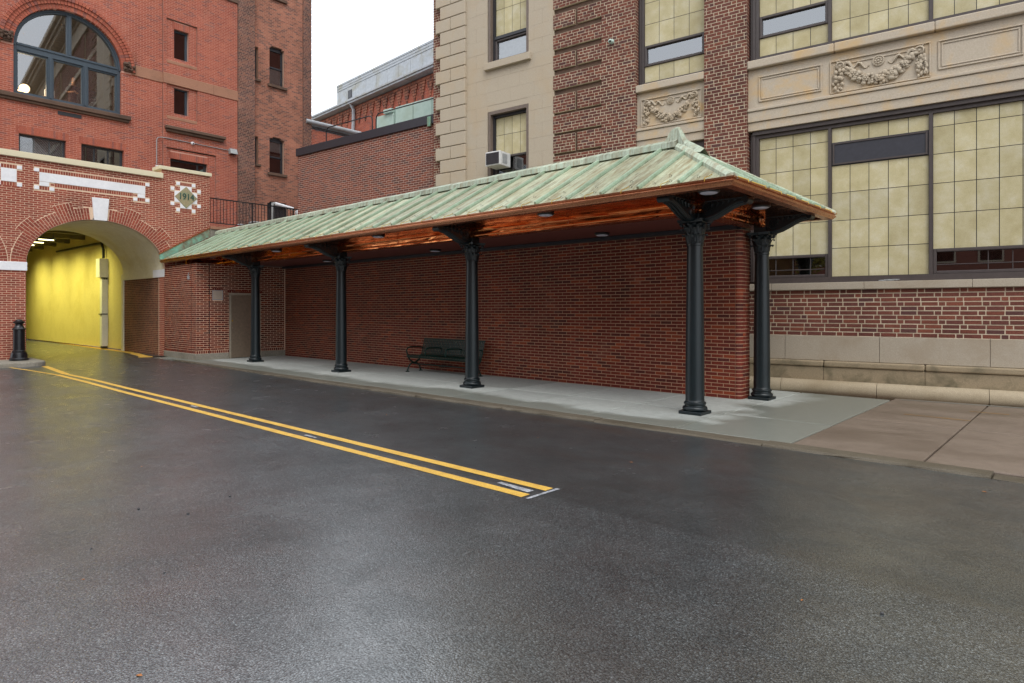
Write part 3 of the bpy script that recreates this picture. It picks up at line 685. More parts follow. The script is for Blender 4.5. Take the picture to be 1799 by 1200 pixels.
# ---- cast iron columns
def make_column():
    c = bpy.data.objects.new('column', None); C.objects.link(c); c.parent = can; c.empty_display_size = .1
    bev(MB().box(-.185, .185, -.185, .185, 0, .05).build('plinth', 'iron', c), .008)
    prof = [(.165, .05), (.183, .062), (.19, .085), (.183, .108), (.166, .12), (.158, .125), (.155, .14), (.163, .148), (.17, .165), (.165, .182), (.152, .19), (.144, .2), (.142, .23)]
    prof += [(.142 - .024 * ((k / 10) ** 1.6), .23 + 2.36 * k / 10) for k in range(1, 11)] + [(.127, 2.595), (.13, 2.612), (.126, 2.628), (.118, 2.632)]
    MB().lathe(prof, 32).build('shaft', 'iron', c, True, 40)
    mb = MB().lathe([(.112, 2.632), (.115, 2.72), (.125, 2.82), (.145, 2.9), (.165, 2.935)], 24)
    for row, (z0, h, r0, n, ph) in enumerate(((2.635, .135, .118, 8, 0), (2.66, .215, .122, 8, 22.5), (2.8, .12, .14, 8, 0))):
        for k in range(n):
            a0 = R(ph + 360 / n * k); ca, sa = math.cos(a0), math.sin(a0)
            cv = [(0, 0), (.008, .35), (.016, .65), (.035, .88), (.062, 1.0), (.08, .96), (.082, .86)]
            wd = [.046, .05, .048, .045, .036, .026, .012]
            base = len(mb.v)
            for (o, t), w_ in zip(cv, wd):
                for s_, lift in ((-1, -.012), (-.5, .004), (0, .014), (.5, .004), (1, -.012)):
                    r = r0 + o + lift; tt = s_ * w_
                    mb.v.append((ca * r - sa * tt, sa * r + ca * tt, z0 + h * t - abs(s_) * .012 * (1 if int(abs(s_) * 2) % 2 else .4)))
            for j in range(len(cv) - 1):
                for q in range(4): mb.f.append((base + j * 5 + q, base + j * 5 + q + 1, base + j * 5 + 6 + q, base + j * 5 + 5 + q)); mb.r.append(0)
    for k in range(8):      # volutes under the abacus
        a0 = R(45 * k); r = .215 if k % 2 else .15; rr = .03 if k % 2 else .02
        ca, sa = math.cos(a0), math.sin(a0)
        sp = [(r * ca + (rr * (1 - t / 14) * math.cos(t * .9)) * ca, r * sa + (rr * (1 - t / 14) * math.cos(t * .9)) * sa, 2.915 + rr * (1 - t / 14) * math.sin(t * .9)) for t in range(11)]
        mb.tube(sp, .011, 6)
    mb.build('capital', 'iron', c, True, 45)
    pts = []
    for k in range(4):
        a0 = R(45 + 90 * k); ca, sa = math.cos(a0), math.sin(a0)
        pts += [(.285 * ca + .02 * sa, .285 * sa - .02 * ca), (.285 * ca - .02 * sa, .285 * sa + .02 * ca)]
        for j in (1, 2, 3):
            f = j / 4; b0 = R(45 + 90 * k + 90 * f); q = .285 + (.165 - .285) * math.sin(math.pi * f) ** .8; pts.append((q * math.cos(b0), q * math.sin(b0)))
    ab = MB().prism(pts, lambda a, b: (a * .92, b * .92, 2.945), lambda a, b: (a, b, 2.99)); ab.build('abacus', 'iron', c)
    bev(MB().box(-.11, .11, -.11, .11, 2.985, 3.09).build('impost_block', 'iron', c), .01)
    return c
def make_bracket():
    """scroll console along -y"""
    root = bpy.data.objects.new('bracket', None); C.objects.link(root); root.parent = can; root.empty_display_size = .1
    low = [(.1, 2.995), (.2, 2.985), (.3, 2.99), (.4, 3.015), (.5, 3.055), (.6, 3.1), (.7, 3.145), (.8, 3.175), (.9, 3.185)]
    top = [(.98, 3.2), (.985, 3.235), (.95, 3.258), (.1, 3.258)]
    t = .075
    MB().prism(low + top, lambda a, b: (-t, -a, b), lambda a, b: (t, -a, b)).build('console_web', 'iron', root)
    mb = MB()
    for s_ in (-1, 1):      # side scrolls in relief
        for (cx, cz, r, turns, d) in ((.26, 3.12, .1, 2.6, 1), (.93, 3.215, .045, 1.6, -1)):
            sp = [(s_ * (t + .006), -(cx + d * r * (1 - k / 40) * math.cos(k * turns * 2 * math.pi / 36)), cz + r * (1 - k / 40) * math.sin(k * turns * 2 * math.pi / 36)) for k in range(36)]
            mb.tube(sp, .012, 6)
        for k in range(5):
            f = k / 4; mb.tube([(s_ * (t + .004), -(.36 + .1 * k), 3.24), (s_ * (t + .012), -(.38 + .1 * k), 3.2 + .01 * k), (s_ * (t + .004), -(.34 + .1 * k), 3.12 + .022 * k)], [.012, .022, .006], 6)
        mb.tube([(s_ * (t + .004), -a, b + .012) for a, b in low], .014, 6)
        mb.tube([(s_ * (t + .004), -.12, 3.25), (s_ * (t + .004), -.95, 3.25)], .012, 6)
    mb.build('scroll_relief', 'iron', root, True)
    mb = MB()
    for xx in (-.055, 0, .055): mb.tube([(xx, -a, b - .004) for a, b in low], .024, 8)
    mb.build('ribs', 'iron', root, True)
    MB().lathe([(.05, -.1), (.056, -.085), (.05, -.06), (.056, -.03), (.05, 0), (.056, .03), (.05, .06), (.056, .085), (.05, .1)], 16, (0, -.945, 3.21), 'x').build('scroll_roll', 'iron', root, True)
    return root
COLS = [(-4.6, 9.19), (-9.58, 9.19), (-14.48, 9.19), (-19.25, 9.17), (-4.46, 11.5)]
col0 = make_column(); br0 = make_bracket()
for i, (x, y) in enumerate(COLS):
    c = col0 if i == 0 else copy_tree(col0, can)
    c.location = (x - CL.x, y - CL.y, 0)
for i, (x, y, rz, s_) in enumerate([(x, y, 0, 1) for x, y in COLS[:4]] + [(-4.6, 9.19, 90, .88), (-4.46, 11.5, 90, .88)]):
    c = br0 if i == 0 else copy_tree(br0, can)
    c.location = (x - CL.x, y - CL.y, 0); c.rotation_euler = (0, 0, R(rz)); c.scale = (1, s_, 1)

# ================================================================== BRICK WALL BEHIND THE CANOPY
bw = thing('brick_wall', 'long dark red brick wall with rounded end behind the canopy columns', 'wall', (-12.9, 11.15, 0))
X0, X1 = -21.15 + 12.9, -4.70 + 12.9
B_ = Bricks(bw, 'br_shelter', 'mo_shelter')
rb = .1
B_.wall(lambda s, d, z: (s, d, z), X0, X1 - rb, 0, 3.05, L=.232, th=.4, seed=5, jit=.0012)
B_.wall(lambda s, d, z: (X1 - d, s, z), rb, .4, 0, 3.05, L=.232, th=.1, seed=6, jit=.0012)
B_.finish(300)
mb = MB(); rg = random.Random(4)      # bullnose bricks of the rounded end
mbm = MB().lathe([(rb - .004, 0), (rb - .004, 3.05)], 24, (X1 - rb, rb, 0))
mbm.build('mortar_bed', 'mo_shelter', bw)
n = 46; h = 3.05 / n
for i in range(n):
    q = MB(); za, zb = i * h + .007, (i + 1) * h - .007
    ang = [R(-90 + 15 * k) for k in range(7)]
    pts = [(X1 - rb + rb * math.cos(a), rb + rb * math.sin(a)) for a in ang] + [(X1 - rb + .06 * math.cos(a), rb + .06 * math.sin(a)) for a in reversed(ang)]
    q.prism(pts, lambda a, b: (a, b, za), lambda a, b: (a, b, zb)); q.build('bullnose_brick', 'br_shelter', bw)
box('wall_cap', 'frame_dk', bw, X0, X1, 0, .4, 3.05, 3.09)

# ================================================================== BRICK UTILITY ROOM WITH STEEL DOOR
ur = thing('utility_room', 'small brick utility room with steel door under the left canopy end', 'building', (-21.15, 8.14, 0))
B_ = Bricks(ur, 'br_shelter', 'mo_arch')
DY0, DY1 = 1.05, 2.12
PE = lambda s, d, z: (-d, s, z)          # face towards +x
PS = lambda s, d, z: (s, d, z)           # face towards -y
hole = [(DY0, DY1, -.1, 2.17), (.52, .82, 1.93, 2.25)]
B_.wall(PE, 0, 3.01, .30, 3.1, L=.225, th=.2, holes=hole, bholes=[(DY0, DY1, -.1, 2.17)], seed=8, jit=.002)
B_.wall(PS, -2.76, 0, .30, 3.1, L=.225, th=.2, pat='head', seed=9, jit=.002)
for (P, a, b, hl) in ((PE, 0, 3.01, hole[:1]), (PS, -2.76, 0, ())): B_.wall(P, a, b, .2, .3, L=.07, h=.1, th=.2, holes=hl, seed=10)
for a, b, z in ((DY0 - .06, DY1 + .06, 2.17), (.5, .84, 2.25)): B_.wall(PE, a, b, z, z + .1, L=.07, h=.1, body=False, seed=11)
B_.finish(300)
mb = MB(); mb.box(-2.78, .02, -.02, .3, -.1, .2); mb.box(-.3, .02, .3, DY0 - .02, -.1, .2); mb.box(-.3, .02, DY1 + .02, 3.03, -.1, .2)
bev(mb.build('concrete_plinth', 'conc_rough', ur), .012)
MB().box(-.42, -.4, 0, 3, 0, 3.1).box(-2.7, 0, 0.4, .42, 0, 3.1).build('inner_lining', 'interior_shade', ur)
d = MB().box(-.06, -.02, DY0 + .06, DY1 - .06, .02, 2.1).build('door', 'steel', ur)
mb = MB().box(-.12, .012, DY0, DY0 + .06, 0, 2.17).box(-.12, .012, DY1 - .06, DY1, 0, 2.17).box(-.12, .012, DY0 + .06, DY1 - .06, 2.1, 2.17)
mb.build('door_frame', plain('door_frame_paint', sr(150, 140, 124), .5), ur)
MB().lathe([(.0, 0), (.035, 0), (.035, .012), (.012, .02), (.012, .05)], 14, (-.02, DY0 + .13, 1.0), 'x').tube([(.03, DY0 + .13, 1.0), (.035, DY0 + .25, 1.0)], .01, 8).build('lever_handle', 'steel', d, True)
MB().lathe([(.0, 0), (.03, 0), (.03, .02), (.0, .022)], 14, (-.02, DY0 + .1, 1.25), 'x').build('deadbolt', 'brass', d, True)
MB().box(-.02, .0, DY0 + .07, DY0 + .2, 1.18, 1.5).build('latch_guard', 'steel', d)
v = MB().box(-.02, .012, .5, .52, 1.93, 2.25).box(-.02, .012, .82, .84, 1.93, 2.25).box(-.02, .012, .52, .82, 2.23, 2.25).box(-.02, .012, .52, .82, 1.93, 1.95).build('vent_frame', 'grey_paint', ur)
for k in range(8):
    z = 1.955 + k * .034; MB().hexa([(-.02, .52, z + .02), (.008, .52, z), (.008, .82, z), (-.02, .82, z + .02), (-.02, .52, z + .026), (.008, .52, z + .006), (.008, .82, z + .006), (-.02, .82, z + .026)]).build('vent_slat', 'grey_paint', v)
MB().box(.0, -.0, 0, 0, 0, 0)
j = MB().box(-.62, -.54, -.05, -.0, 2.6, 2.72).tube([(-.58, -.02, 2.72), (-.58, -.02, 2.82)], .012, 6).build('junction_box', 'grey_paint', ur)
mb = MB().box(.002, .03, 1.72, 1.82, 2.72, 2.84).tube([(.012, 1.77, 2.84), (.012, 1.77, 3.1)], .009, 6); mb.build('alarm_box', plain('alarm_red', sr(96, 40, 34), .5), ur)
MB().box(-.03, -.006, .006, .03, .2, 3.1).build('corner_mortar', 'mo_arch', ur)
# downpipe seam strip between room and wall
box('corner_strip', 'mo_arch', ur, -.0, .02, 2.985, 3.008, .2, 3.1)

# ================================================================== ARCHED BRICK GATEWAY (local x = along wall to the right, y = into wall)
gw = thing('arched_gateway', 'red brick gateway with white trim, arch openings and a 1914 date plaque', 'gateway', (-23.95, 8.0, 0), 91.8)
EC, EA, EB, EZ = -1.8, 1.96, 1.5, 3.03
CENT = (EC, EC - 4.75)
def ell(cx, grow):
    def f(z):
        if z < EZ: return (cx - EA + (0 if grow == 0 else 0), cx + EA) if z > -1 else None
        t = (z - EZ) / (EB + grow)
        if t >= 1: return None
        q = (EA + grow) * math.sqrt(1 - t * t); return (cx - q, cx + q)
    return f
UL, UR = -9.2, 1.72
RING = .38
cross = [(.70, 1.05), (.52, 1.23)]
deco = [  # white glazed pieces (u0,u1,z0,z1)
    (-3.435, -.46, 5.545, 5.83), (-3.435, -3.18, 5.41, 5.545), (-.70, -.46, 5.41, 5.545),
    (-3.57, -3.435, 5.83, 5.95), (-.46, -.325, 5.83, 5.95), (-3.57, -3.435, 5.29, 5.41), (-3.18, -3.045, 5.29, 5.41), (-.46, -.325, 5.29, 5.41), (-.835, -.70, 5.29, 5.41),
    (-4.37, -3.99, 5.425, 5.82), (-4.5, -4.37, 5.82, 5.94), (-3.99, -3.86, 5.82, 5.94), (-4.5, -4.37, 5.305, 5.425), (-3.99, -3.86, 5.305, 5.425),
    (.675, 1.075, 5.22, 6.02), (.485, .675, 5.42, 5.82), (1.075, 1.265, 5.42, 5.82)]
for du, dz in ((-.265, .465), (.265, .465), (-.265, -.465), (.265, -.465)):
    cu = .875 + du; cz = 5.62 + dz; deco.append((cu - .065, cu + .065, cz - .062, cz + .062))
for du, dz in ((-.455, .265), (.455, .265), (-.455, -.265), (.455, -.265)):
    cu = .875 + du; cz = 5.62 + dz; deco.append((cu - .065, cu + .065, cz - .062, cz + .062))
key = [(-2.18, 5.24), (-1.70, 5.24), (-1.745, 4.50), (-2.12, 4.50)]
key = [(u + .1, z) for u, z in key] if False else [(EC - .245, 5.24), (EC + .245, 5.24), (EC + .185, 4.515), (EC - .185, 4.515)]
imp = [(EC + EA - .0, 9, 2.76, 3.04)]
impost = [(EC - EA - .83, EC - EA + .02, 2.79, 3.05), (EC + EA - .05, EC + EA + .02, 2.76, 3.04)]
bh = [ell(c, RING + .012) for c in CENT] + deco + [(EC - .22, EC + .22, 4.5, 5.24), (CENT[1] - .22, CENT[1] + .22, 4.5, 5.24)] + [impost[0]]
body_h = [ell(c, .03) for c in CENT]
# soldier courses above and below the white band and panel
sold = [(-3.435, -.46, 5.83, 5.95), (-3.045, -.835, 5.42, 5.545), (-4.37, -3.99, 5.82, 5.94), (-4.37, -3.99, 5.305, 5.425), (-3.435, -3.18, 5.29, 5.41), (-.70, -.46, 5.29, 5.41), (.675, 1.075, 6.02, 6.14), (.675, 1.075, 5.1, 5.22)]
B_ = Bricks(gw, 'br_arch', 'mo_arch')
B_.wall(front(0), UL, UR, 0.0, 6.18, L=.216, h=.0668, holes=bh + sold, bholes=body_h, th=.55, seed=12, jit=.001)
B_.wall(front(0), .07, UR, 6.18, 6.5, L=.216, h=.0668, th=.55, seed=13, jit=.001)
for k, s_ in enumerate(sold): B_.wall(front(0), *s_, L=.068, h=s_[3] - s_[2], m=.012, body=False, seed=14 + k)
# right end of the wall, jamb returns
B_.wall(lambda s, d, z: (UR - d, s, z), .0, .5, 3.4, 6.5, L=.216, h=.0668, th=.1, seed=30)
B_.wall(lambda s, d, z: (EC + EA + d, s, z), 0.0, .5, 0, 2.76, L=.216, h=.0668, th=.2, pat='head', seed=31)
B_.finish(300)
for k, (a, b, c_, d_) in enumerate(deco): bev(MB().box(a + .004, b - .004, -.012, .06, c_ + .004, d_ - .004).build('white_block', 'white', gw), .004, 1)
for c in CENT:
    o = (c - EC); bev(MB().prism([(u + o, z) for u, z in key], lambda a, b: (a, -.05, b), lambda a, b: (a, .3, b)).build('keystone', 'white', gw), .008)
bev(MB().box(impost[0][0], impost[0][1], -.04, .56, 2.79, 3.05).build('impost', 'white', gw), .01)
bev(MB().box(EC + EA - .02, EC + EA + .12, -.03, 1.0, 2.76, 3.04).build('impost', 'white', gw), .01)
# voussoir ring, two headers deep with stepped projections
vs = MB(); vb = MB(); rg = random.Random(8)
for c in CENT:
    th = 0; acc = []
    N = 4000; prev = None; tot = 0
    samp = [(math.pi * k / N) for k in range(N + 1)]
    nxt = 0
    for t in samp:
        p = (c + EA * math.cos(t), EZ + EB * math.sin(t))
        if prev: tot += math.dist(p, prev)
        prev = p
        if tot >= nxt:
            nx, nz = math.cos(t) / EA, math.sin(t) / EB; l = math.hypot(nx, nz); acc.append((p, (nx / l, nz / l), math.degrees(t))); nxt += .0735
    for i in range(len(acc) - 1):
        (p, nrm_, t) = acc[i]; (q, nq, t2) = acc[i + 1]
        if abs(p[0] - c) < .26 and p[1] > 4: continue
        proj_ = any(a < t < b for a, b in ((58, 72), (108, 122), (30, 42), (138, 150)))
        rad = [(.0, .185), (.185, .38)] if i % 2 else [(0, .09), (.09, .28), (.28, .38)]
        if proj_: rad = [(0, .185), (.185, .38), (.38, .575)] if i % 2 else [(0, .09), (.09, .28), (.28, .47), (.47, .575)]
        top = rad[-1][1]
        F = lambda r, f: (p[0] + nrm_[0] * r + ((q[0] + nq[0] * r) - (p[0] + nrm_[0] * r)) * f, p[1] + nrm_[1] * r + ((q[1] + nq[1] * r) - (p[1] + nrm_[1] * r)) * f)
        pm = [F(-.002, 0), F(-.002, 1), F(top + .012, 1), F(top + .012, 0)]
        vb.prism(pm, lambda a, b: (a, -.001, b), lambda a, b: (a, .5, b))
        for (r0, r1) in rad:
            f0, f1 = .09, .91
            pb = [F(r0 + .005, f0), F(r0 + .005, f1), F(r1 - .005, f1), F(r1 - .005, f0)]
            vs.prism(pb, lambda a, b: (a, -.008, b), lambda a, b: (a, .03, b), rg.random())
tag(vs.build('arch_voussoirs', 'br_arch', gw), kind='stuff'); tag(vb.build('arch_bed', 'mo_arch', gw), kind='stuff')
MB().box(UR - .03, UR - .006, .006, .03, 3.4, 6.5).build('corner_mortar', 'mo_arch', gw)
# copings
bev(MB().box(UL, .09, -.09, .6, 6.18, 6.36).build('coping', 'cast_conc', gw), .012)
bev(MB().box(-.03, UR + .05, -.06, .6, 6.5, 6.62).build('coping', 'cast_conc', gw), .012)
# date plaque
pc, pz = .875, 5.62
pq = MB().prism([(-.385, 0), (0, -.385), (.385, 0), (0, .385)], lambda a, b: (pc + a, -.035, pz + b), lambda a, b: (pc + a, .01, pz + b)).build('date_plaque', 'plaque', gw)
bev(pq, .006)
cu = bpy.data.curves.new('date', 'FONT'); cu.body = '1914'; cu.size = .3; cu.align_x = 'CENTER'; cu.align_y = 'CENTER'; cu.extrude = .012; cu.bevel_depth = .002; cu.space_character = .95
tmp = bpy.data.objects.new('tmp', cu); C.objects.link(tmp); bpy_update()
me = bpy.data.meshes.new_from_object(tmp.evaluated_get(bpy.context.evaluated_depsgraph_get())); bpy.data.objects.remove(tmp)
me.materials.clear(); me.materials.append(plain('date_green', sr(44, 78, 66), .6))
nu = bpy.data.objects.new('date_numerals', me); C.objects.link(nu); nu.parent = pq; nu.location = (pc, -.04, pz + .015); nu.rotation_euler = (R(90), 0, 0); nu.scale = (.95, 1.05, 1)
# raking copper flashing where the canopy roof meets the gateway
mb = MB(); mb.hexa([(.0, -.03, 3.28), (.0, -.0, 3.28), (1.72, -.0, 4.30), (1.72, -.03, 4.30), (-.02, -.03, 3.52), (-.02, 0, 3.52), (1.68, 0, 4.58), (1.68, -.03, 4.58)]); mb.build('flashing', 'verd_flash', gw)
mb = MB(); mb.hexa([(-.03, -.045, 3.52), (-.03, 0, 3.52), (1.7, 0, 4.585), (1.7, -.045, 4.585), (-.03, -.045, 3.57), (-.03, 0, 3.57), (1.7, 0, 4.64), (1.7, -.045, 4.64)]); mb.build('flashing_cap', 'copper_gut', gw)
# ---- passage behind: painted vault, jamb bricks, tall tunnel
def vaultpt(t, x, g=0): return (EC + (EA - .02 + g) * math.cos(t), x, EZ + (EB - .02 + g) * math.sin(t))
mb = MB(); n = 40
for i in range(n):
    t0, t1 = math.pi * i / n, math.pi * (i + 1) / n
    mb.face([vaultpt(t0, .1), vaultpt(t1, .1), vaultpt(t1, 4.0), vaultpt(t0, 4.0)])
    mb.face([vaultpt(t0, 4.0), vaultpt(t1, 4.0), vaultpt(t1, 4.0, 1.5), vaultpt(t0, 4.0, 1.5)])
mb.box(EC + EA - .02, EC + EA + .2, 1.0, 4.0, 2.76, EZ); mb.box(EC - EA - .2, EC - EA + .02, .56, 4.0, 2.76, EZ)
mb.build('vault', 'cream', gw, True, 30)
Bj = Bricks(gw, 'br_jamb', 'mo_jamb')
Bj.wall(lambda s, d, z: (EC + EA + .03 + d, s, z), .5, 4.0, 0, 2.76, L=.216, h=.0668, th=.2, pat='head', seed=41); Bj.finish(0)
mb = MB(); mb.box(EC - EA - .3, EC - EA, .5, 28, -.1, 2.8); mb.box(EC - EA - .6, EC - EA - .3, 4.0, 28, 2.8, 5.2); mb.build('tunnel_side_wall', 'ywall', gw)
mb = MB(); n = 14
for i in range(n):      # rough painted wall with a ragged foot
    a, b = 4.0 + i * 24 / n, 4.0 + (i + 1) * 24 / n
    mb.box(EC + EA + .12 + rg.uniform(-.004, .004), EC + EA + .5, a, b, .05, 5.2)
mb.build('tunnel_painted_wall', 'ywall', gw)
mb = MB().box(EC + EA - .02, EC + EA + .14, 3.99, 4.2, 0, 3.0); bev(mb.build('tunnel_corner_pier', 'cream', gw), .01)
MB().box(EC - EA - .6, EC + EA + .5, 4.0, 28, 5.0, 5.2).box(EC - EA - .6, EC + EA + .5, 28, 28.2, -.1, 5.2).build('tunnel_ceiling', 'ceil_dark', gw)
for k in range(9): box('ceiling_beam', 'ceil_dark', gw, EC - EA - .3, EC + EA + .12, 6.9 + k * 2.2, 7.15 + k * 2.2, 4.72, 5.0)
for k in range(7):
    ya = 7.3 + k * 1.5
    f = MB().box(-1.85, -1.25, ya, ya + .16, 4.46, 4.54).tube([(-1.8, ya + .08, 4.54), (-1.8, ya + .08, 5.0)], .01, 5).tube([(-1.3, ya + .08, 4.54), (-1.3, ya + .08, 5.0)], .01, 5).build('strip_light', 'frame_dk', gw)
    MB().box(-1.8, -1.3, ya + .04, ya + .12, 4.43, 4.458).build('tube', 'tube', f)
for k in range(4):   # added area lights carry the fittings' light; spread narrowed to cut road reflection
    al = bpy.data.lights.new('tunnel_lamp', 'AREA'); al.energy = 46; al.color = (1, .94, .3); al.shape = 'RECTANGLE'; al.size = .8; al.size_y = 2.0; al.spread = R(125)
    ao = bpy.data.objects.new('tunnel_lamp', al); C.objects.link(ao); ao.parent = gw; ao.location = (-1.55, 7.0 + 3.0 * k, 4.40); ao.rotation_euler = (0, R(-22), 0)
ux = EC + EA + .1
pw = [(ux - .08, 13, 4.42), (ux - .08, 7.2, 4.40)] + [(ux - .08, 6.75 - .38 * math.sin(R(a)) + .4 * 0, 4.40 - .42 * (1 - math.cos(R(a)))) for a in (15, 30, 45, 60, 75, 90)] + [(ux - .08, 6.36, 3.75)]
MB().tube(pw, .055, 8).build('cable_pipe', 'rail_black', gw, True)
box('cable_cabinet', 'grey_paint', gw, ux - .3, ux + .02, 6.1, 6.55, 2.95, 3.72, .01).data.materials[0] = M['white']
box('cable_duct', 'white', gw, ux - .2, ux + .02, 6.15, 6.4, .12, 2.9, .01)
for bb in ((ux - .18, ux, 6.15, 6.38, 2.86, 2.97), (ux - .24, ux, 6.12, 6.44, 1.42, 1.46), (ux - .18, ux, 6.17, 6.38, .02, .12)): MB().box(*bb).build('duct_bracket', 'rail_black', gw)
# deck behind the parapet
tag(MB().box(-23.95 - 3.3, -24.0, 9.0, 22, 3.2, 3.62).build('deck', 'conc_rough'), kind='structure')
pp = thing('deck_parapet', 'low stone parapet under black railing right of the gateway', 'parapet', (-23.95, 8.0, 0), 91.8)
bev(MB().box(1.73, 12, .0, .5, 3.4, 4.58).build('parapet_wall', 'conc_rough', pp), .01); bev(MB().box(1.73, 12, -.04, .54, 4.58, 4.69).build('parapet_cap', 'brownstone', pp), .01)
rl = thing('deck_railing', 'black metal baluster railing on the parapet beside the date plaque', 'railing', (-23.95, 8.0, 0), 91.8)
box('top_rail', 'rail_black', rl, 1.73, 9.0, .2, .25, 5.74, 5.78); box('bottom_rail', 'rail_black', rl, 1.73, 9.0, .205, .245, 4.84, 4.87)
for k in range(56):
    u = 1.83 + .125 * k; post = (k % 14 == 13); w_ = .02 if post else .008
    box('post' if post else 'baluster', 'rail_black', rl, u - w_, u + w_, .225 - w_, .225 + w_, 4.69 if post else 4.87, 5.74)

# ================================================================== RED BRICK BUILDING BEHIND THE GATEWAY
rbld = thing('red_brick_building', 'tall red brick building with a large arched window above the gateway', 'building', (-27.0, 6.0, 0), 91.8)
AC, AR, AZ = .085, 1.63, 10.62
def arch_hole(g=0):
    def f(z):
        if z < 8.92 or z > AZ + AR + g: return None
        if z < AZ: return (AC - AR, AC + AR)
        q = math.sqrt(max(0, (AR + g) ** 2 - (z - AZ) ** 2)); return (AC - q, AC + q)
    return f
ah2 = lambda z: (AC - 4.6 - AR, AC - 4.6 + AR) if 8.92 < z < AZ else None
lowwins = [(-1.4, -.05, 6.3, 7.62), (.42, 1.79, 6.3, 7.62)]
B_ = Bricks(rbld, 'br_red', 'mo_red')
B_.wall(front(0), -7.5, 3.16, 5.25, 14.7, L=.21, h=.068, m=.012, holes=[arch_hole(.44)] + lowwins + [(AC - AR - .36, 3.16, 10.55, 10.95), (AC - AR - 2, AC - AR, 10.55, 10.95)], bholes=[arch_hole(.02)] + lowwins, th=.35, seed=50)
sm = [(3.58, 4.13, 11.62, 12.80), (3.58, 4.13, 9.42, 10.5), (3.44, 4.88, 6.4, 7.62)]
pnl = [(3.28, 4.45, 11.5, 13.1), (3.28, 4.45, 9.3, 10.55), (3.28, 5.2, 6.0, 8.0)]
B_.wall(front(-.09), 3.16, 6.13, 3.9, 14.7, L=.21, h=.068, m=.012, holes=pnl + [(3.16, 6.13, 10.55, 10.95)], bholes=pnl, th=.1, seed=51)
for p_, s_ in zip(pnl, sm): B_.wall(front(-.035), *p_[:4], L=.21, h=.068, m=.012, holes=[s_, (s_[0], s_[1], s_[3], s_[3] + .28)], bholes=[s_], th=.3, seed=52)
for s_ in sm + lowwins: B_.wall(front(-.036 if s_[0] > 3 else -.004), s_[0] - .08, s_[1] + .08, s_[3], s_[3] + .27, L=.07, h=.27, m=.008, body=False, seed=53)
for s_ in lowwins: B_.wall(lambda s, d, z, s_=s_: (s_[1] + d, s, z), .0, .34, s_[2], s_[3], L=.21, h=.068, th=.1, pat='head', seed=54)
B_.wall(lambda s, d, z: (AC + AR + d, s, z), .0, .34, 8.92, 10.55, L=.21, h=.068, th=.1, pat='head', seed=55)
B_.finish(0)
# tower part
B_ = Bricks(rbld, 'br_tower', 'mo_tower')
tw = [(7.7, 8.4, 11.75, 13.38), (7.7, 8.4, 7.78, 9.28), (7.7, 8.4, 15.72, 16.6), (7.6, 8.6, 4.6, 6.38), (6.95, 7.16, 11.8, 13.2), (6.95, 7.16, 8.05, 9.3), (6.95, 7.16, 16.0, 16.7)]
def tarch(a, b, zt):
    c, hw = (a + b) / 2, (b - a) / 2
    return lambda z: ((c - hw * math.sqrt(max(0, 1 - ((z - zt) / .12) ** 2)), c + hw * math.sqrt(max(0, 1 - ((z - zt) / .12) ** 2))) if zt <= z < zt + .12 else None)
tarches = [tarch(a, b, d_) for a, b, c_, d_ in tw[:4]]
B_.wall(front(.12), 6.89, 9.35, 3.9, 16.9, L=.21, h=.068, m=.012, holes=tw + tarches, th=.35, seed=60); B_.finish(0)
B_ = Bricks(rbld, 'br_sooty', 'mo_tower')
B_.wall(front(-.12), 6.13, 6.9, 3.9, 16.9, L=.21, h=.068, m=.012, th=.5, pat='fl', seed=61)
B_.wall(front(.09), 9.35, 9.8, 3.9, 16.9, L=.21, h=.068, m=.012, th=.38, pat='fl', seed=62); B_.finish(0)
MB().box(9.75, 9.8, .47, 9, 3.9, 16.9).box(-7.5, 9.8, 8.9, 9, 5.25, 14.7).box(-7.5, -7.4, .35, 9, 5.25, 14.7).build('rear_walls', 'br_tower', rbld)
MB().box(-7.4, 9.75, .4, 8.9, 13.6, 13.8).box(-7.4, 9.75, .4, 8.9, 8.6, 8.7).box(2.6, 2.7, .36, 8.9, 5.25, 14.7).box(-7.4, 9.7, 5.0, 5.1, 5.25, 14.7).build('interior_partitions', 'room', rbld)
MB().box(-7.5, 6.13, -.15, 9, 14.7, 14.95).build('roof_slab', 'dark_stone', rbld); MB().box(6.1, 9.85, -.2, 9, 16.9, 17.1).build('roof_slab', 'dark_stone', rbld)
# big arched window: surround rolls, frame, panes
mb = MB()
for (r, d, t) in ((AR + .1, -.015, .09), (AR + .25, -.06, .07), (AR + .38, -.1, .06)):
    seg = 56
    for i in range(seg):
        a0, a1 = math.pi * i / seg + .004, math.pi * (i + 1) / seg - .004
        pts = [(AC + (r + e) * math.cos(a), AZ + (r + e) * math.sin(a)) for a, e in ((a0, -t), (a1, -t), (a1, t), (a0, t))]
        mb.prism(pts, lambda a, b: (a, d, b), lambda a, b: (a, .3, b), rng.random())
tag(mb.build('arch_bricks', 'br_red', rbld), kind='stuff')
mb = MB(); seg = 56
for i in range(seg):      # soffit of the opening
    a0, a1 = math.pi * i / seg, math.pi * (i + 1) / seg; r = AR + .012
    mb.face([(AC + r * math.cos(a0), -.01, AZ + r * math.sin(a0)), (AC + r * math.cos(a1), -.01, AZ + r * math.sin(a1)), (AC + r * math.cos(a1), .36, AZ + r * math.sin(a1)), (AC + r * math.cos(a0), .36, AZ + r * math.sin(a0))])
mb.build('arch_soffit', 'br_red', rbld)
win = MB()
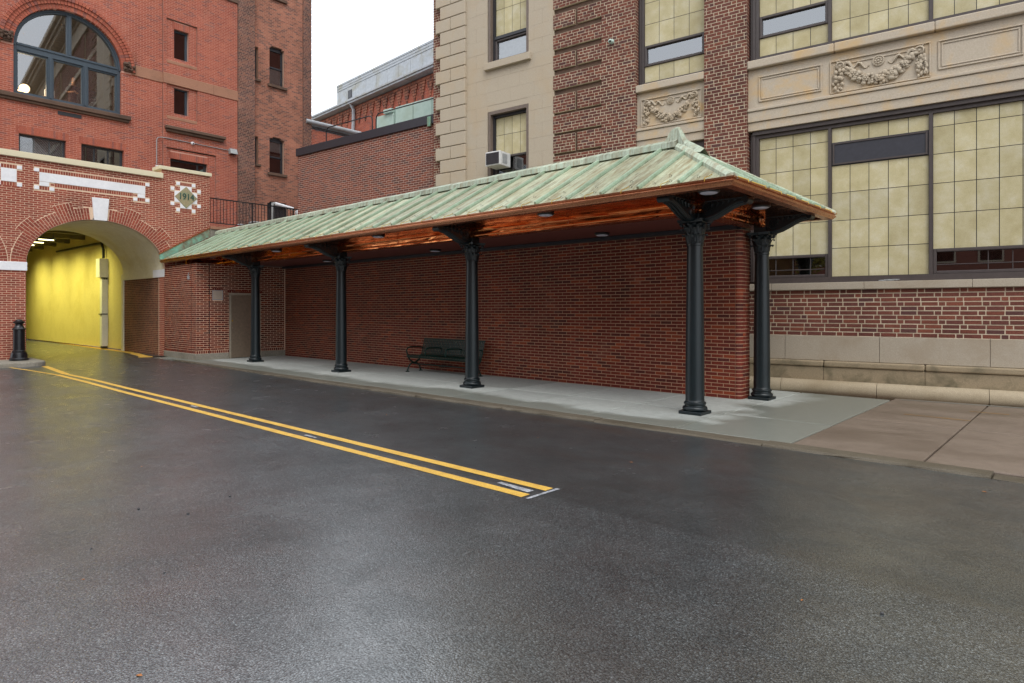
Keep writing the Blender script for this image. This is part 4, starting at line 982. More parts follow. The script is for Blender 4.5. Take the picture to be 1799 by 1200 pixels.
def archband(mb, r0, r1, y0, y1, a_0=0, a_1=math.pi, seg=48):
    for i in range(seg):
        a0, a1 = a_0 + (a_1 - a_0) * i / seg, a_0 + (a_1 - a_0) * (i + 1) / seg
        pts = [(AC + r * math.cos(a), AZ + r * math.sin(a)) for a, r in ((a0, r0), (a1, r0), (a1, r1), (a0, r1))]
        mb.prism(pts, lambda a, b: (a, y0, b), lambda a, b: (a, y1, b))
archband(win, AR - .11, AR, .16, .32); archband(win, AR - .06, AR - .0, .12, .16)
win.box(AC - AR, AC - AR + .11, .16, .32, 8.95, AZ).box(AC + AR - .11, AC + AR, .16, .32, 8.95, AZ)
win.box(AC - AR + .11, AC + AR - .11, .15, .32, AZ - .14, AZ + .12); win.box(AC - AR + .11, AC + AR - .11, .12, .15, AZ + .04, AZ + .1)
win.box(AC - AR + .11, AC + AR - .11, .16, .32, 8.95, 9.05)
win.box(AC - .07, AC + .07, .155, .32, AZ + .12, AZ + AR - .1); win.box(AC - .03, AC + .03, .13, .155, AZ + .12, AZ + AR - .1)
m1, m2 = AC - .56, AC + .5
for m_ in (m1, m2): win.box(m_ - .07, m_ + .07, .155, .32, 9.05, AZ - .14); win.box(m_ - .03, m_ + .03, .13, .155, 9.05, AZ - .14)
for a, b in ((AC - AR + .11, m1 - .07), (m1 + .07, m2 - .07), (m2 + .07, AC + AR - .11)):
    win.box(a, a + .04, .2, .3, 9.05, AZ - .14).box(b - .04, b, .2, .3, 9.05, AZ - .14).box(a + .04, b - .04, .2, .3, 9.05, 9.09).box(a + .04, b - .04, .2, .3, AZ - .2, AZ - .14)
win = win.build('arched_window', 'navy', rbld)
for a, b in ((AC - AR + .11, m1 - .07), (m1 + .07, m2 - .07), (m2 + .07, AC + AR - .11)):
    MB().face([(a, .25, 9.05), (b, .25, 9.05), (b, .25, AZ - .14), (a, .25, AZ - .14)]).build('pane', 'glass', win)
for s_ in (-1, 1):
    pts = [(AC + s_ * .07, AZ + .12)] + [(AC + s_ * (AR - .1) * math.cos(R(a)), AZ + (AR - .1) * math.sin(R(a))) for a in (4.5, 15, 25, 35, 45, 55, 65, 75, 82, 87.3)]
    MB().face([(a, .25, b) for a, b in pts]).build('pane', 'glass', win)
bev(MB().box(-2.4, 2.0, -.16, .3, 8.77, 8.92).box(-2.36, 1.96, -.1, .2, 8.68, 8.77).build('window_sill', 'dark_stone', rbld), .02)
box('vent_brick', 'frame_dk', rbld, -.3, .42, -.012, .05, 8.5, 8.63)
bev(MB().box(AC + AR + .34, 3.16, -.03, .06, 10.55, 10.95).build('stone_band', 'brownstone', rbld), .006); bev(MB().box(-7.5, AC - AR - .34, -.03, .06, 10.55, 10.95).build('stone_band', 'brownstone', rbld), .006)
bev(MB().box(3.15, 5.1, -.12, .0, 10.55, 10.95).build('stone_band', 'brownstone', rbld), .006); bev(MB().box(5.106, 6.135, -.12, .0, 10.55, 10.95).build('stone_band', 'brownstone', rbld), .006)
for s_ in (-1, 1):      # carved corbels
    mb = MB(); cx = AC + s_ * (AR + .26)
    for k in range(30): mb.ball((cx + rng.uniform(-.2, .2), -.1 + rng.uniform(-.08, .05), 10.85 + rng.uniform(-.17, .09)), rng.uniform(.03, .065), 7, 4)
    mb.box(cx - .2, cx + .2, -.08, .05, 10.62, 10.96); mb.build('carved_corbel', 'dark_stone', rbld, True)
bev(MB().box(3.28, 4.45, -.1, .0, 11.36, 11.5).build('window_sill', 'brownstone', rbld), .02); bev(MB().box(3.28, 4.45, -.1, .0, 9.16, 9.3).build('window_sill', 'brownstone', rbld), .02)
bev(MB().box(3.2, 5.55, -.3, .0, 8.74, 8.86).box(3.24, 5.5, -.22, .0, 8.64, 8.74).build('stone_hood', 'dark_stone', rbld), .02)
def sash(name, root, u0, u1, z0, z1, v, mat='frame_dk', rail=None, mull=(), t=.06, glass='glass_dk', arch=0, back=None):
    mb = MB().box(u0, u0 + t, v, v + .1, z0, z1).box(u1 - t, u1, v, v + .1, z0, z1).box(u0 + t, u1 - t, v, v + .1, z0, z0 + t).box(u0 + t, u1 - t, v, v + .1, z1 - t, z1 + arch)
    if rail: mb.box(u0 + t, u1 - t, v - .01, v + .09, rail - .03, rail + .03)
    for m_ in mull: mb.box(m_ - .018, m_ + .018, v + .01, v + .08, z0 + t, z1 - t)
    f = mb.build(name, mat, root)
    MB().face([(u0 + t * .5, v + .05, z0), (u1 - t * .5, v + .05, z0), (u1 - t * .5, v + .05, z1), (u0 + t * .5, v + .05, z1)]).build('pane', glass, f)
    return f
for s_ in sm[:2]: sash('small_window', rbld, *s_, .12, 'navy')
sash('wide_window', rbld, *sm[2], .1, 'frame_dk', mull=(4.55,))
for i, s_ in enumerate(lowwins):
    f = sash('wide_window', rbld, *s_, .16, 'frame_dk', rail=6.95, mull=(s_[0] + .45, s_[0] + .9))
    mb = MB()      # diamond mesh guard
    for k in range(-14, 28):
        for sg in (1, -1):
            a = s_[0] + .06 + k * .055
            p0, p1 = (a, 6.36), (a + sg * 1.2, 7.56)
            lo, hi = s_[0] + .06, s_[1] - .06
            def clip(p0, p1):
                t0, t1 = 0, 1; dx = p1[0] - p0[0]
                for e, sgn in ((lo, 1), (hi, -1)):
                    t = (e - p0[0]) / dx
                    if (dx > 0) == (sgn > 0): t0 = max(t0, t)
                    else: t1 = min(t1, t)
                return (t0, t1) if t1 > t0 else None
            c_ = clip(p0, p1)
            if c_:
                A = [(p0[0] + (p1[0] - p0[0]) * t, .15, p0[1] + (p1[1] - p0[1]) * t) for t in c_]; mb.tube(A, .004, 3)
    if i == 0: tag(mb.build('mesh_guard', 'grey_paint', f), kind='stuff')
for (a, b, c_, d_) in tw[:4]:
    f = sash('arched_sash_window', rbld, a, b, c_, d_, .26, 'frame_dk', rail=(c_ + d_) / 2, arch=.13)
    box('blind', 'curtain', f, a + .06, b - .06, .33, .335, *((d_ - .5, d_) if 7 < c_ < 9 else (c_ + .06, (c_ + d_) / 2)))
    bev(MB().box(a - .1, b + .12, .02, .3, c_ - .12, c_).build('window_sill', 'dark_stone', rbld), .01)
for (a, b, c_, d_) in tw[4:]:
    sash('slit_window', rbld, a, b, c_, d_, .3, 'frame_dk', rail=(c_ + d_) / 2, t=.035)
    bev(MB().box(a - .02, b + .1, .02, .3, c_ - .1, c_).build('window_sill', 'dark_stone', rbld), .01)
MB().face([(6.0, .55, 3.9), (9.7, .55, 3.9), (9.7, .55, 16.9), (6.0, .55, 16.9)]).build('tower_interior', 'interior_shade', rbld)
MB().face([(2.72, .8, 3.9), (6.0, .8, 3.9), (6.0, .8, 14.7), (2.72, .8, 14.7)]).build('dark_interior', 'interior_shade', rbld)
MB().face([(-7.4, .9, 5.25), (2.6, .9, 5.25), (2.6, .9, 8.6), (-7.4, .9, 8.6)]).build('dark_interior', 'interior_shade', rbld)

# ================================================================== STONE AND BRICK BUILDING ON THE RIGHT (local x right along facade, y into it)
bl = thing('stone_brick_building', 'large limestone and brown brick building with gridded yellow panel windows', 'building', (-14.14, 11.98, 0), 7.55)
TOP = 19.6
B_ = Bricks(bl, 'br_dark', 'mo_dark')
B_.wall(front(0), 8.7, 32, 1.1, 2.0, L=.262, h=.0818, m=.017, pat='dsh', th=.4, seed=70, jit=.003)
Bp = Bricks(bl, 'br_dark', 'mo_dark')
# quoin strip
Bp.wall(front(.04), 0, .8, 3.0, TOP, L=.205, h=.0726, m=.014, pat='fl', th=.4, seed=71, jit=.002)
# rusticated pier: channels every .515, split blocks alternately
ch = []; z = 4.0
zg = [9.10 - .515 * k for k in range(11)] + [9.10 + .515 * k for k in range(1, 20)]
for q in zg: ch.append((4.06, 5.42, q - .045, q + .045))
for k, q in enumerate(sorted(zg)[:-1]):
    if k % 2: ch.append((4.70, 4.76, q + .045, q + .47))
Bp.wall(front(0), 4.07, 6.3, 3.0, TOP, L=.215, h=.0725, m=.015, pat='fl', holes=ch, bholes=ch, th=.06, seed=72, jit=.003)
MB().box(4.08, 6.29, .06, .5, 3.0, TOP).build('pier_core', 'dark_stone', bl)
Bp.wall(lambda s, d, z: (6.3 - d, s, z), .0, .3, 3.0, TOP, L=.215, h=.0725, m=.015, pat='fl', th=.06, seed=73)
Bp.wall(front(0), 7.9, 8.81, 3.0, TOP, L=.215, h=.0725, m=.015, pat='fl', th=.3, seed=74, jit=.003)
Bp.wall(lambda s, d, z: (8.81 - d, s, z), .0, .34, 2.14, TOP, L=.215, h=.0725, m=.015, pat='fl', th=.1, seed=75)
Bp.wall(front(0), 17.0, 19.3, 2.14, TOP, L=.215, h=.0725, m=.015, pat='fl', holes=[(17.2, 18.6, q - .045, q + .045) for q in zg], th=.3, seed=76)
Bp.wall(front(.1), 0, 32, 10.9, 19.6, L=.215, h=.0725, m=.015, pat='fl', holes=[(0, 4.0, 0, 99)], th=.3, seed=77)
B_.finish(300); Bp.finish(0, bodyname='mortar_bed')
for a in (6.3, 8.81): MB().box(a - .03, a - .006, .006, .03, 3.0, TOP).build('corner_mortar', 'mo_dark', bl)
# quoins
zq = 5.479 - .3627 * 7; k = 0
while zq < 19.4:
    if k % 2 == 0: cuts = [(.18, .72), (.735, 1.27)]
    else: cuts = [(.35, 1.27)]
    for a, b in cuts: bev(MB().box(a, b, -.07, .2, zq + .012, zq + .3627 - .006).build('quoin_stone', 'lime', bl), .012, 1)
    zq += .3627; k += 1
MB().box(.36, 1.26, -.02, .2, 3, 19.6).build('quoin_backing', 'lime', bl)
# ashlar
wins = [(2.0, 3.33, 8.25, 10.6), (2.0, 3.33, 5.0, 6.95), (2.0, 3.33, 11.4, 13.2)]
zq = 5.479 - .3627 * 7 + .18; k = 0
while zq < 19.4:
    cuts = [1.27, 1.95, 2.75, 3.5, 4.06] if k % 2 else [1.27, 1.62, 2.35, 3.05, 3.75, 4.06]
    for a, b in zip(cuts[:-1], cuts[1:]):
        for (fa, fb) in free(a, b, zq, zq + .3627, wins): 
            # clip to window heads and sills
            piece('ashlar_stone', 'lime', bl, front(0 + (k * 7 % 5) * .0006), fa + .0015, fb - .0015, 0, .2, zq + .0015, zq + .3627 - .0015)
    zq += .3627; k += 1
mb = MB()
for a, b in free(1.2, 4.1, 7, 7.1, ()): pass
for (z0, z1, iv) in ((3, 5.0, [(1.2, 4.09)]), (5.0, 6.95, [(1.2, 2.0), (3.33, 4.09)]), (6.95, 8.25, [(1.2, 4.09)]), (8.25, 10.6, [(1.2, 2.0), (3.33, 4.09)]), (10.6, 11.4, [(1.2, 4.09)]), (11.4, 13.2, [(1.2, 2.0), (3.33, 4.09)]), (13.2, 19.6, [(1.2, 4.09)])):
    for a, b in iv: mb.box(a, b, .006, .3, z0, z1)
mb.build('ashlar_backing', 'lime', bl)
def panes(root, u0, u1, rows, n, v, mat='panel', g=.006, cols=None):
    cs = cols or [u0 + (u1 - u0) * i / n for i in range(n + 1)]
    for za, zb in zip(rows[:-1], rows[1:]):
        for a, b in zip(cs[:-1], cs[1:]): piece('panel_pane', mat, root, front(v), a + g, b - g, 0, .02, za + g, zb - g)
    MB().box(u0, u1, v + .006, v + .05, rows[0], rows[-1]).build('pane_backing', 'frame_dk', root)
def vent(root, u0, u1, z0, z1, v, mull=(), rail=None, glass='glass'):
    t = .055
    mb = MB().box(u0, u0 + t, v - .03, v + .06, z0, z1).box(u1 - t, u1, v - .03, v + .06, z0, z1).box(u0 + t, u1 - t, v - .03, v + .06, z0, z0 + t).box(u0 + t, u1 - t, v - .03, v + .06, z1 - t, z1)
    for m_ in mull: mb.box(m_ - .008, m_ + .008, v + .005, v + .02, z0 + t, z1 - t)
    if rail: mb.box(u0 + t, u1 - t, v + .004, v + .021, rail - .008, rail + .008)
    f = bev(mb.build('vent_frame', 'frame', root), .008, 1)
    MB().face([(u0 + t, v + .03, z0 + t), (u1 - t, v + .03, z0 + t), (u1 - t, v + .03, z1 - t), (u0 + t, v + .03, z1 - t)]).build('vent_pane', glass, f)
    return f
# ground-storey window band: mullions, rows of panels, vents, louvre
V = .22
rows = [2.26, 2.82, 3.36, 3.91, 4.445, 4.944, 5.19]
ML = [8.84, 10.35, 12.02, 13.69, 15.35, 17.0]
gwin = MB()
gwin.box(ML[0], ML[0] + .17, V - .05, V + .1, 2.19, 5.3); gwin.box(ML[0] + .05, ML[0] + .1, V - .08, V - .05, 2.19, 5.3)
for m_ in ML[1:-1]: gwin.box(m_ - .03, m_ + .03, V - .05, V + .1, 2.26, 5.19)
gwin.box(ML[-1] - .15, ML[-1], V - .05, V + .1, 2.19, 5.3)
gwin.box(ML[0] + .17, ML[-1] - .15, V - .06, V + .1, 2.15, 2.26); gwin.box(ML[0] + .17, ML[-1] - .15, V - .05, V + .1, 5.19, 5.26); gwin.box(ML[0] + .05, ML[-1] - .05, V - .1, V + .1, 5.262, 5.34)
gwin = gwin.build('panel_window', 'frame', bl)
panes(gwin, ML[0] + .17, ML[1] - .03, [2.715] + rows[2:], 4, V); vent(gwin, ML[0] + .17, ML[1] - .03, 2.26, 2.715, V, (9.33, 9.66, 9.99), 2.42, 'glass_dk')
panes(gwin, ML[1] + .03, ML[2] - .03, rows[:5], 5, V); panes(gwin, ML[1] + .03, ML[2] - .03, [4.9, 5.19], 5, V)
lv = MB().box(ML[1] + .03, ML[2] - .03, V - .02, V + .04, 4.445, 4.9).build('blanking_panel', 'louver', gwin); bev(lv, .006, 1)
mb = MB().box(ML[1] + .05, ML[2] - .05, V - .035, V - .02, 4.46, 4.49).box(ML[1] + .05, ML[2] - .05, V - .035, V - .02, 4.86, 4.885).box(ML[1] + .05, ML[1] + .08, V - .035, V - .02, 4.49, 4.86).box(ML[2] - .08, ML[2] - .05, V - .035, V - .02, 4.49, 4.86); mb.build('panel_bead', 'frame', lv)
panes(gwin, ML[2] + .03, ML[3] - .03, [2.715] + rows[2:], 5, V); vent(gwin, ML[2] + .03, ML[3] - .03, 2.26, 2.715, V, (12.86, 13.2), 2.43, 'glass_dk')
panes(gwin, ML[3] + .03, ML[4] - .03, rows, 5, V); panes(gwin, ML[4] + .03, ML[5] - .15, rows, 5, V)
# upper windows of the wide bay
rows2 = [6.9, 7.29, 7.745, 8.24, 8.74, 9.24, 9.72]
uw = MB(); uw.box(ML[0], ML[0] + .17, V - .05, V + .1, 6.8, 9.8); uw.box(ML[0] + .05, ML[0] + .1, V - .08, V - .05, 6.8, 9.8)
for m_ in ML[1:-1]: uw.box(m_ - .03, m_ + .03, V - .05, V + .1, 6.9, 9.72)
uw.box(ML[-1] - .15, ML[-1], V - .05, V + .1, 6.8, 9.8); uw.box(ML[0] + .17, ML[-1] - .15, V - .06, V + .1, 6.8, 6.9); uw.box(ML[0] + .17, ML[-1] - .15, V - .06, V + .1, 9.72, 9.8)
uw = uw.build('panel_window', 'frame', bl)
panes(uw, ML[0] + .17, ML[1] - .03, rows2[:2], 4, V); vent(uw, ML[0] + .17, ML[1] - .03, 7.29, 7.745, V); panes(uw, ML[0] + .17, ML[1] - .03, rows2[2:], 4, V)
for i in range(1, 5): panes(uw, ML[i] + .03, ML[i + 1] - (.15 if i == 4 else .03), rows2, 5, V)
# narrow bay between the piers
nb = MB(); NU0, NU1 = 6.3, 7.9
nb.box(NU0, NU0 + .14, V - .04, V + .1, 6.8, 9.8).box(NU1 - .05, NU1, V - .04, V + .1, 6.8, 9.8).box(NU0 + .14, NU1 - .05, V - .05, V + .1, 6.8, 6.88).box(NU0 + .14, NU1 - .05, V - .05, V + .1, 9.72, 9.8)
nb.box(NU0 + .04, NU0 + .08, V - .07, V - .04, 6.8, 9.8)
nb = nb.build('panel_window', 'frame', bl)
panes(nb, NU0 + .14, NU1 - .05, [6.88, 7.262], 4, V); vent(nb, NU0 + .14, NU1 - .05, 7.262, 7.74, V); panes(nb, NU0 + .14, NU1 - .05, rows2[2:], 4, V)
nl = MB().box(NU0, NU0 + .14, V - .04, V + .1, 2.2, 5.3).box(NU1 - .05, NU1, V - .04, V + .1, 2.2, 5.3).box(NU0 + .14, NU1 - .05, V - .06, V + .1, 5.19, 5.34).build('panel_window', 'frame', bl)
panes(nl, NU0 + .14, NU1 - .05, rows, 4, V)
# limestone spandrels
def spandrel(u0, u1, panels):
    s_ = MB().box(u0, u1, .1, .45, 5.345, 6.62).build('spandrel', 'lime_stain', bl)
    bev(MB().box(u0, u1, .075, .1, 5.345, 5.52).build('fascia', 'lime_stain', s_), .006, 1)
    bev(MB().box(u0, u1, .045, .1, 5.525, 5.735).build('fascia', 'lime_stain', s_), .006, 1)
    bev(MB().box(u0, u1, .02, .1, 5.74, 5.80).build('moulding', 'lime_stain', s_), .012)
    n = max(1, round((u1 - u0) / 1.67)); 
    for i in range(n):
        a, b = u0 + (u1 - u0) * i / n, u0 + (u1 - u0) * (i + 1) / n
        bev(MB().box(a + .002, b - .002, .0, .3, 6.63, 6.80).build('sill_stone', 'lime_stain', s_), .02)
    for (a, b) in panels:
        mb = MB()
        for (o, y0) in ((0, .075), (.05, .085)):
            mb.box(a + o, b - o, y0, .1, 5.93 + o, 5.955 + o).box(a + o, b - o, y0, .1, 6.435 - o, 6.46 - o).box(a + o, a + o + .025, y0, .1, 5.955 + o, 6.435 - o).box(b - o - .025, b - o, y0, .1, 5.955 + o, 6.435 - o)
        bev(mb.build('panel_moulding', 'lime_stain', s_), .006, 1)
    return s_
s1 = spandrel(8.81, 17.0, [(9.02, 10.22), (12.13, 13.34), (15.5, 16.7)]); s2 = spandrel(6.3, 7.9, [])
def garland(root, u0, u1, zt, zb, y, seed):
    rg = random.Random(seed); mb = MB(); cu = (u0 + u1) / 2; hw = (u1 - u0) / 2; W = hw * .8; k = hw / .8
    fl = lambda c, r, s_=(1, .6, 1): mb.ball(c, r, 8, 5, s_)
    for i in range(int(150 * k)):      # swag of fruit and leaves
        t = rg.uniform(-1, 1); thick = (.095 + .055 * (1 - t * t)) * k
        z = zb + .12 * k + (zt - zb - .22 * k) * (abs(t) ** 2.0) + rg.uniform(-thick, thick) * .75
        fl((cu + W * t, y - rg.uniform(0, .05), z), rg.uniform(.022, .045) * k, (rg.uniform(.8, 1.5), .8, rg.uniform(.8, 1.3)))
    for i in range(5):      # flowers
        t = -.7 + .35 * i; z = zb + .12 * k + (zt - zb - .22 * k) * t * t
        for a in range(6): fl((cu + W * t + .04 * k * math.cos(a * 1.047), y - .06, z + .04 * k * math.sin(a * 1.047)), .024 * k)
        fl((cu + W * t, y - .075, z), .02 * k)
    for s_ in (-1, 1):
        cx = cu + s_ * hw * .84; cz = zt - .09 * k
        mb.lathe([(.085 * k, 0), (.085 * k, -.03), (.06 * k, -.045), (.055 * k, -.02), (.025 * k, -.02), (.02 * k, -.04), (0, -.042)], 20, (cx, y, cz), 'y')
        for i in range(int(46 * k)):      # hanging drops
            f = rg.random(); wd = (.02 + .075 * math.sin(math.pi * min(1, f * .75 + .1))) * k
            fl((cx + s_ * .035 * k + rg.uniform(-wd, wd), y - rg.uniform(0, .05), cz - .1 * k - f * (zt - zb) * .68), rg.uniform(.018, .034) * k, (1, .8, 1.4))
        rb_ = [(cx - s_ * (.08 + .5 * t) * k, y - .012 - .02 * math.sin(t * 14), cz + .0 + (.05 * math.sin(t * 15) - .12 * t) * k) for t in [j / 14 for j in range(13)]]
        mb.tube(rb_, [.034 * k] * 5 + [.028 * k] * 5 + [.02 * k] * 3, 6)
        mb.tube([(cx + s_ * .02, y - .01, cz + .05 * k), (cx + s_ * .09 * k, y - .02, cz + .13 * k)], [.02 * k, .008], 5)
    mb.lathe([(.105 * k, 0), (.105 * k, -.025), (.085 * k, -.03), (.08 * k, -.015), (.02, -.015), (.02, -.035), (0, -.04)], 22, (cu, y, zt - .13 * k), 'y')
    for a in range(8): fl((cu + .05 * k * math.cos(a * .785), y - .02, zt - .13 * k + .05 * k * math.sin(a * .785)), .022 * k)
    return mb.build('garland', 'lime', root, True, 60)
def recess_panel(root, u0, u1, z0, z1):
    mb = MB().box(u0, u1, .07, .1, z0, z0 + .022).box(u0, u1, .07, .1, z1 - .022, z1).box(u0, u0 + .022, .07, .1, z0 + .022, z1 - .022).box(u1 - .022, u1, .07, .1, z0 + .022, z1 - .022)
    mb.box(u0 + .07, u1 - .07, .082, .1, z1 - .1, z1 - .085).box(u0 + .07, u0 + .085, .082, .1, z0 + .06, z1 - .1).box(u1 - .085, u1 - .07, .082, .1, z0 + .06, z1 - .1)
    bev(mb.build('panel_moulding', 'lime_stain', root), .005, 1)
recess_panel(s1, 10.37, 12.02, 5.83, 6.47); garland(s1, 10.42, 11.97, 6.44, 5.85, .1, 3)
recess_panel(s1, 13.69, 15.34, 5.83, 6.47); garland(s1, 13.74, 15.3, 6.44, 5.85, .1, 4)
recess_panel(s2, 6.4, 7.82, 5.83, 6.47); garland(s2, 6.45, 7.77, 6.44, 5.85, .1, 5)
s3 = MB().box(8.81, 17.0, .1, .45, 9.8, 10.9).box(6.3, 7.9, .1, .45, 9.8, 10.9).build('spandrel', 'lime', bl)
# base courses
bs = 8.0
for i in range(9):
    a, b = bs + i * 1.66, bs + (i + 1) * 1.66
    bev(MB().box(a + .002 - .35, b - .002 - .35, -.07, .3, 2.0, 2.14).build('sill_stone', 'lime_base', bl), .008)
    bev(MB().box(a + .003 - .1, b - .003 - .1, -.02, .3, .62, 1.1).build('plinth_stone', 'lime_base', bl), .006)
    bev(MB().box(a + .003 + .62, b - .003 + .62, -.13, .3, .50, .615).build('ledge_stone', 'lime_dark', bl), .03, 3)
    bev(MB().box(a + .003 + .62, b - .003 + .62, -.10, .3, .22, .495).build('plinth_stone', 'lime_dark', bl), .006)
    o = MB(); prof = [(-.1, .24), (-.16, .245), (-.22, .235), (-.27, .205), (-.298, .16), (-.305, .1), (-.298, .04), (-.27, .0), (-.22, -.06), (.2, -.06), (.2, .24)]
    o.prism(prof, lambda p, q: (a + .004 - .12, p, q), lambda p, q: (b - .004 - .12, p, q)); o.build('base_roll', 'granite', bl, True, 50)
MB().box(8.0, 21.5, .02, .5, -.1, 2.1).build('base_core', 'dark_stone', bl)
MB().box(4.1, 8.8, .3, .5, 2.2, 5.3).box(0.02, 32, .5, .6, 0, 20).box(0.02, .12, .4, 12, 0, 20).box(31.9, 32, .3, 12, 0, 20).build('rear_walls', 'br_dark', bl)
MB().box(-.3, 32.3, -.3, 12, 21.6, 21.7).build('roof_slab', 'zinc', bl)
# stone frieze and cornice (seen in the reflection of the arched window)
MB().box(-.02, 32, -.05, .3, 19.6, 20.6).build('frieze', 'lime', bl)
MB().box(-.15, 32.1, -.15, .3, 20.6, 20.8).box(-.85, 32.8, -.85, .3, 21.2, 21.45).box(-1.05, 33, -1.05, .3, 21.45, 21.8).build('cornice', 'lime', bl)
for k in range(60): piece('modillion', 'lime', bl, front(0), k * .54 - .1, k * .54 + .1, -.72, .0, 20.81, 21.19)
MB().box(-.06, 32, .0, .3, 14.2, 14.6).box(-.06, 32, .0, .3, 17.4, 17.7).build('stone_string_course', 'lime', bl)
# windows of the ashlar bay
def twin(u0, u1, z0, z1, vent_=None):
    f = MB().box(u0, u0 + .07, -.0, .25, z0, z1).box(u1 - .07, u1, -.0, .25, z0, z1).box(u0 + .07, u1 - .07, 0, .25, z1 - .09, z1).build('trim_window', 'frame_brown', bl)
    MB().box(u0 + .07, u0 + .13, .12, .25, z0, z1 - .09).box(u1 - .11, u1 - .07, .12, .25, z0, z1 - .09).box(u0 + .13, u1 - .11, .12, .25, z1 - .16, z1 - .09).box(u0 + .13, u1 - .11, .12, .25, z0, z0 + .06).build('sash_frame', 'frame_dk', f)
    return f
f = twin(2.03, 3.33, 8.25, 10.6)
panes(f, 2.16, 3.22, [8.98, 9.72, 10.44], 4, .18); MB().box(2.16, 3.22, .1, .25, 8.9, 8.98).build('transom', 'frame_dk', f)
vp = vent(f, 2.16, 3.22, 8.31, 8.9, .16, (), None, 'glass'); MB().face([(2.2, .22, 8.33), (3.2, .22, 8.33), (3.2, .22, 8.88), (2.2, .22, 8.88)]).build('blind', 'curtain', vp)
bev(MB().box(1.94, 3.42, -.1, .2, 8.06, 8.245).build('sill_stone', 'lime', bl), .01)
f = twin(2.03, 3.33, 4.9, 6.95)
panes(f, 2.16, 3.22, [5.75, 6.32, 6.79], 4, .18); vent(f, 2.16, 3.22, 4.96, 5.75, .16, (2.75,), None, 'glass_dk')
f = twin(2.03, 3.33, 11.4, 13.2); panes(f, 2.16, 3.22, [11.5, 12.2, 13.0], 4, .18)
MB().box(2.1, 3.3, .35, .4, 4.5, 14).box(8.9, 17, .42, .45, 2.2, 10).build('dark_interior', 'interior_shade', bl)

# ---- things on the facade
ac = thing('air_conditioner', 'white window air conditioner sticking out above the green roof', 'air conditioner', (-14.14, 11.98, 0), 7.55)
bev(MB().box(2.2, 2.68, -.36, .12, 5.39, 5.76).build('casing', plain('white_enamel', sr(206, 206, 204), .4), ac), .015)
f = MB().box(2.235, 2.645, -.372, -.35, 5.425, 5.725).build('grille', 'frame', ac)
for k in range(12): MB().box(2.235, 2.645, -.38, -.373, 5.43 + k * .0245, 5.438 + k * .0245).build('grille_slat', 'louver', f)
MB().box(2.684, 2.69, -.25, -.05, 5.45, 5.7).build('side_vent', 'grey_paint', ac)
sc1 = thing('security_camera', 'small pale dome security camera on the rusticated brick pier', 'camera', (-14.14, 11.98, 0), 7.55)
MB().lathe([(.055, 0), (.055, -.03), (.04, -.05), (.035, -.08)], 16, (5.71, 0, 7.96), 'y').ball((5.71, -.1, 7.94), .055, 12, 8).build('housing', 'mint', sc1, True)
MB().ball((5.72, -.135, 7.93), .028, 10, 6).build('lens', 'rail_black', sc1, True)
mb = MB()
for k in range(5): mb.tube([(11.3 + rng.uniform(-.1, .25), -.05 + rng.uniform(-.02, .1), 2.145 + rng.uniform(0, .03)) for _ in range(4)], .006, 4)
r_ = thing('wire_scrap', 'crumpled scrap of wire lying on the stone window sill', 'wire', (-14.14, 11.98, 0), 7.55); mb.build('wire', 'grey_paint', r_)

# ================================================================== LOW BRICK BUILDING AND WHAT STANDS ON IT
lb = thing('low_brick_building', 'plain brick wing with black metal coping between the tower and stone building', 'building', (-21.8, 11.99, 0), 5.6)
B_ = Bricks(lb, 'br_low', 'mo_low')
B_.wall(front(0), 0, 7.0, 3.2, 7.30, L=.225, h=.0715, m=.017, th=.3, seed=80, jit=.001); B_.finish(0)
bev(MB().box(-.03, 7.05, -.06, .35, 7.28, 7.56).build('black_coping', 'black_metal', lb), .008)
MB().box(0, 7, .3, 6, 7.1, 7.25).box(-.0, .1, .3, 6, 3, 7.2).build('flat_roof', 'zinc', lb)
bev(MB().box(6.75, 6.9, -.09, -.04, 7.2, 7.5).build('coping_end', 'verd_flash', lb), .01)
def guard(path, r=.022):
    return MB().tube(path, r, 8)
for i, (a, b, lbl) in enumerate(((.1, 2.75, 'left'), (2.95, 6.3, 'right'))):
    g = thing('roof_guardrail', ('shorter black tubular guardrail, left of the two on the low roof' if i == 0 else 'longer black tubular guardrail, right of the two on the low roof'), 'guardrail', (-21.8, 11.99, 0), 5.6, 'roof guardrails')
    arc = lambda c, s_: [(c + s_ * (-.18 + .18 * math.sin(R(t))), 1.2, 8.42 + .18 * math.cos(R(t))) for t in (0, 30, 60, 90)]
    right = arc(b, 1); left = arc(a, -1)[::-1]
    guard([(a, 1.2, 7.25)] + left + right + [(b, 1.2, 7.25)]).build('rail', 'rail_black', g, True)
    if i == 0: guard([(.8, .9, 7.25), (.8, .9, 7.75), (.86, .9, 7.86), (1.0, .9, 7.9), (2.2, .9, 7.9)], .02).build('hatch_rail', 'rail_black', g, True)
gc = thing('rooftop_cabinet', 'pale mint metal cabinets in a row behind the roof guardrail', 'cabinet', (-21.8, 11.99, 0), 5.6)
bev(MB().box(1.75, 2.75, 2.2, 3.2, 7.25, 8.95).build('cabinet_body', 'mint', gc), .02); bev(MB().box(2.3, 2.75, 2.1, 3.1, 8.95, 9.1).build('cabinet_top', 'mint', gc), .02)
for k in range(4): bev(MB().box(2.8 + k * .95, 3.72 + k * .95, 2.25, 3.25, 7.25, 9.15).build('cabinet_panel', 'mint', gc), .02)
MB().box(2.1, 2.4, 2.1, 2.2, 7.5, 7.8).build('junction_box', 'mint', gc)

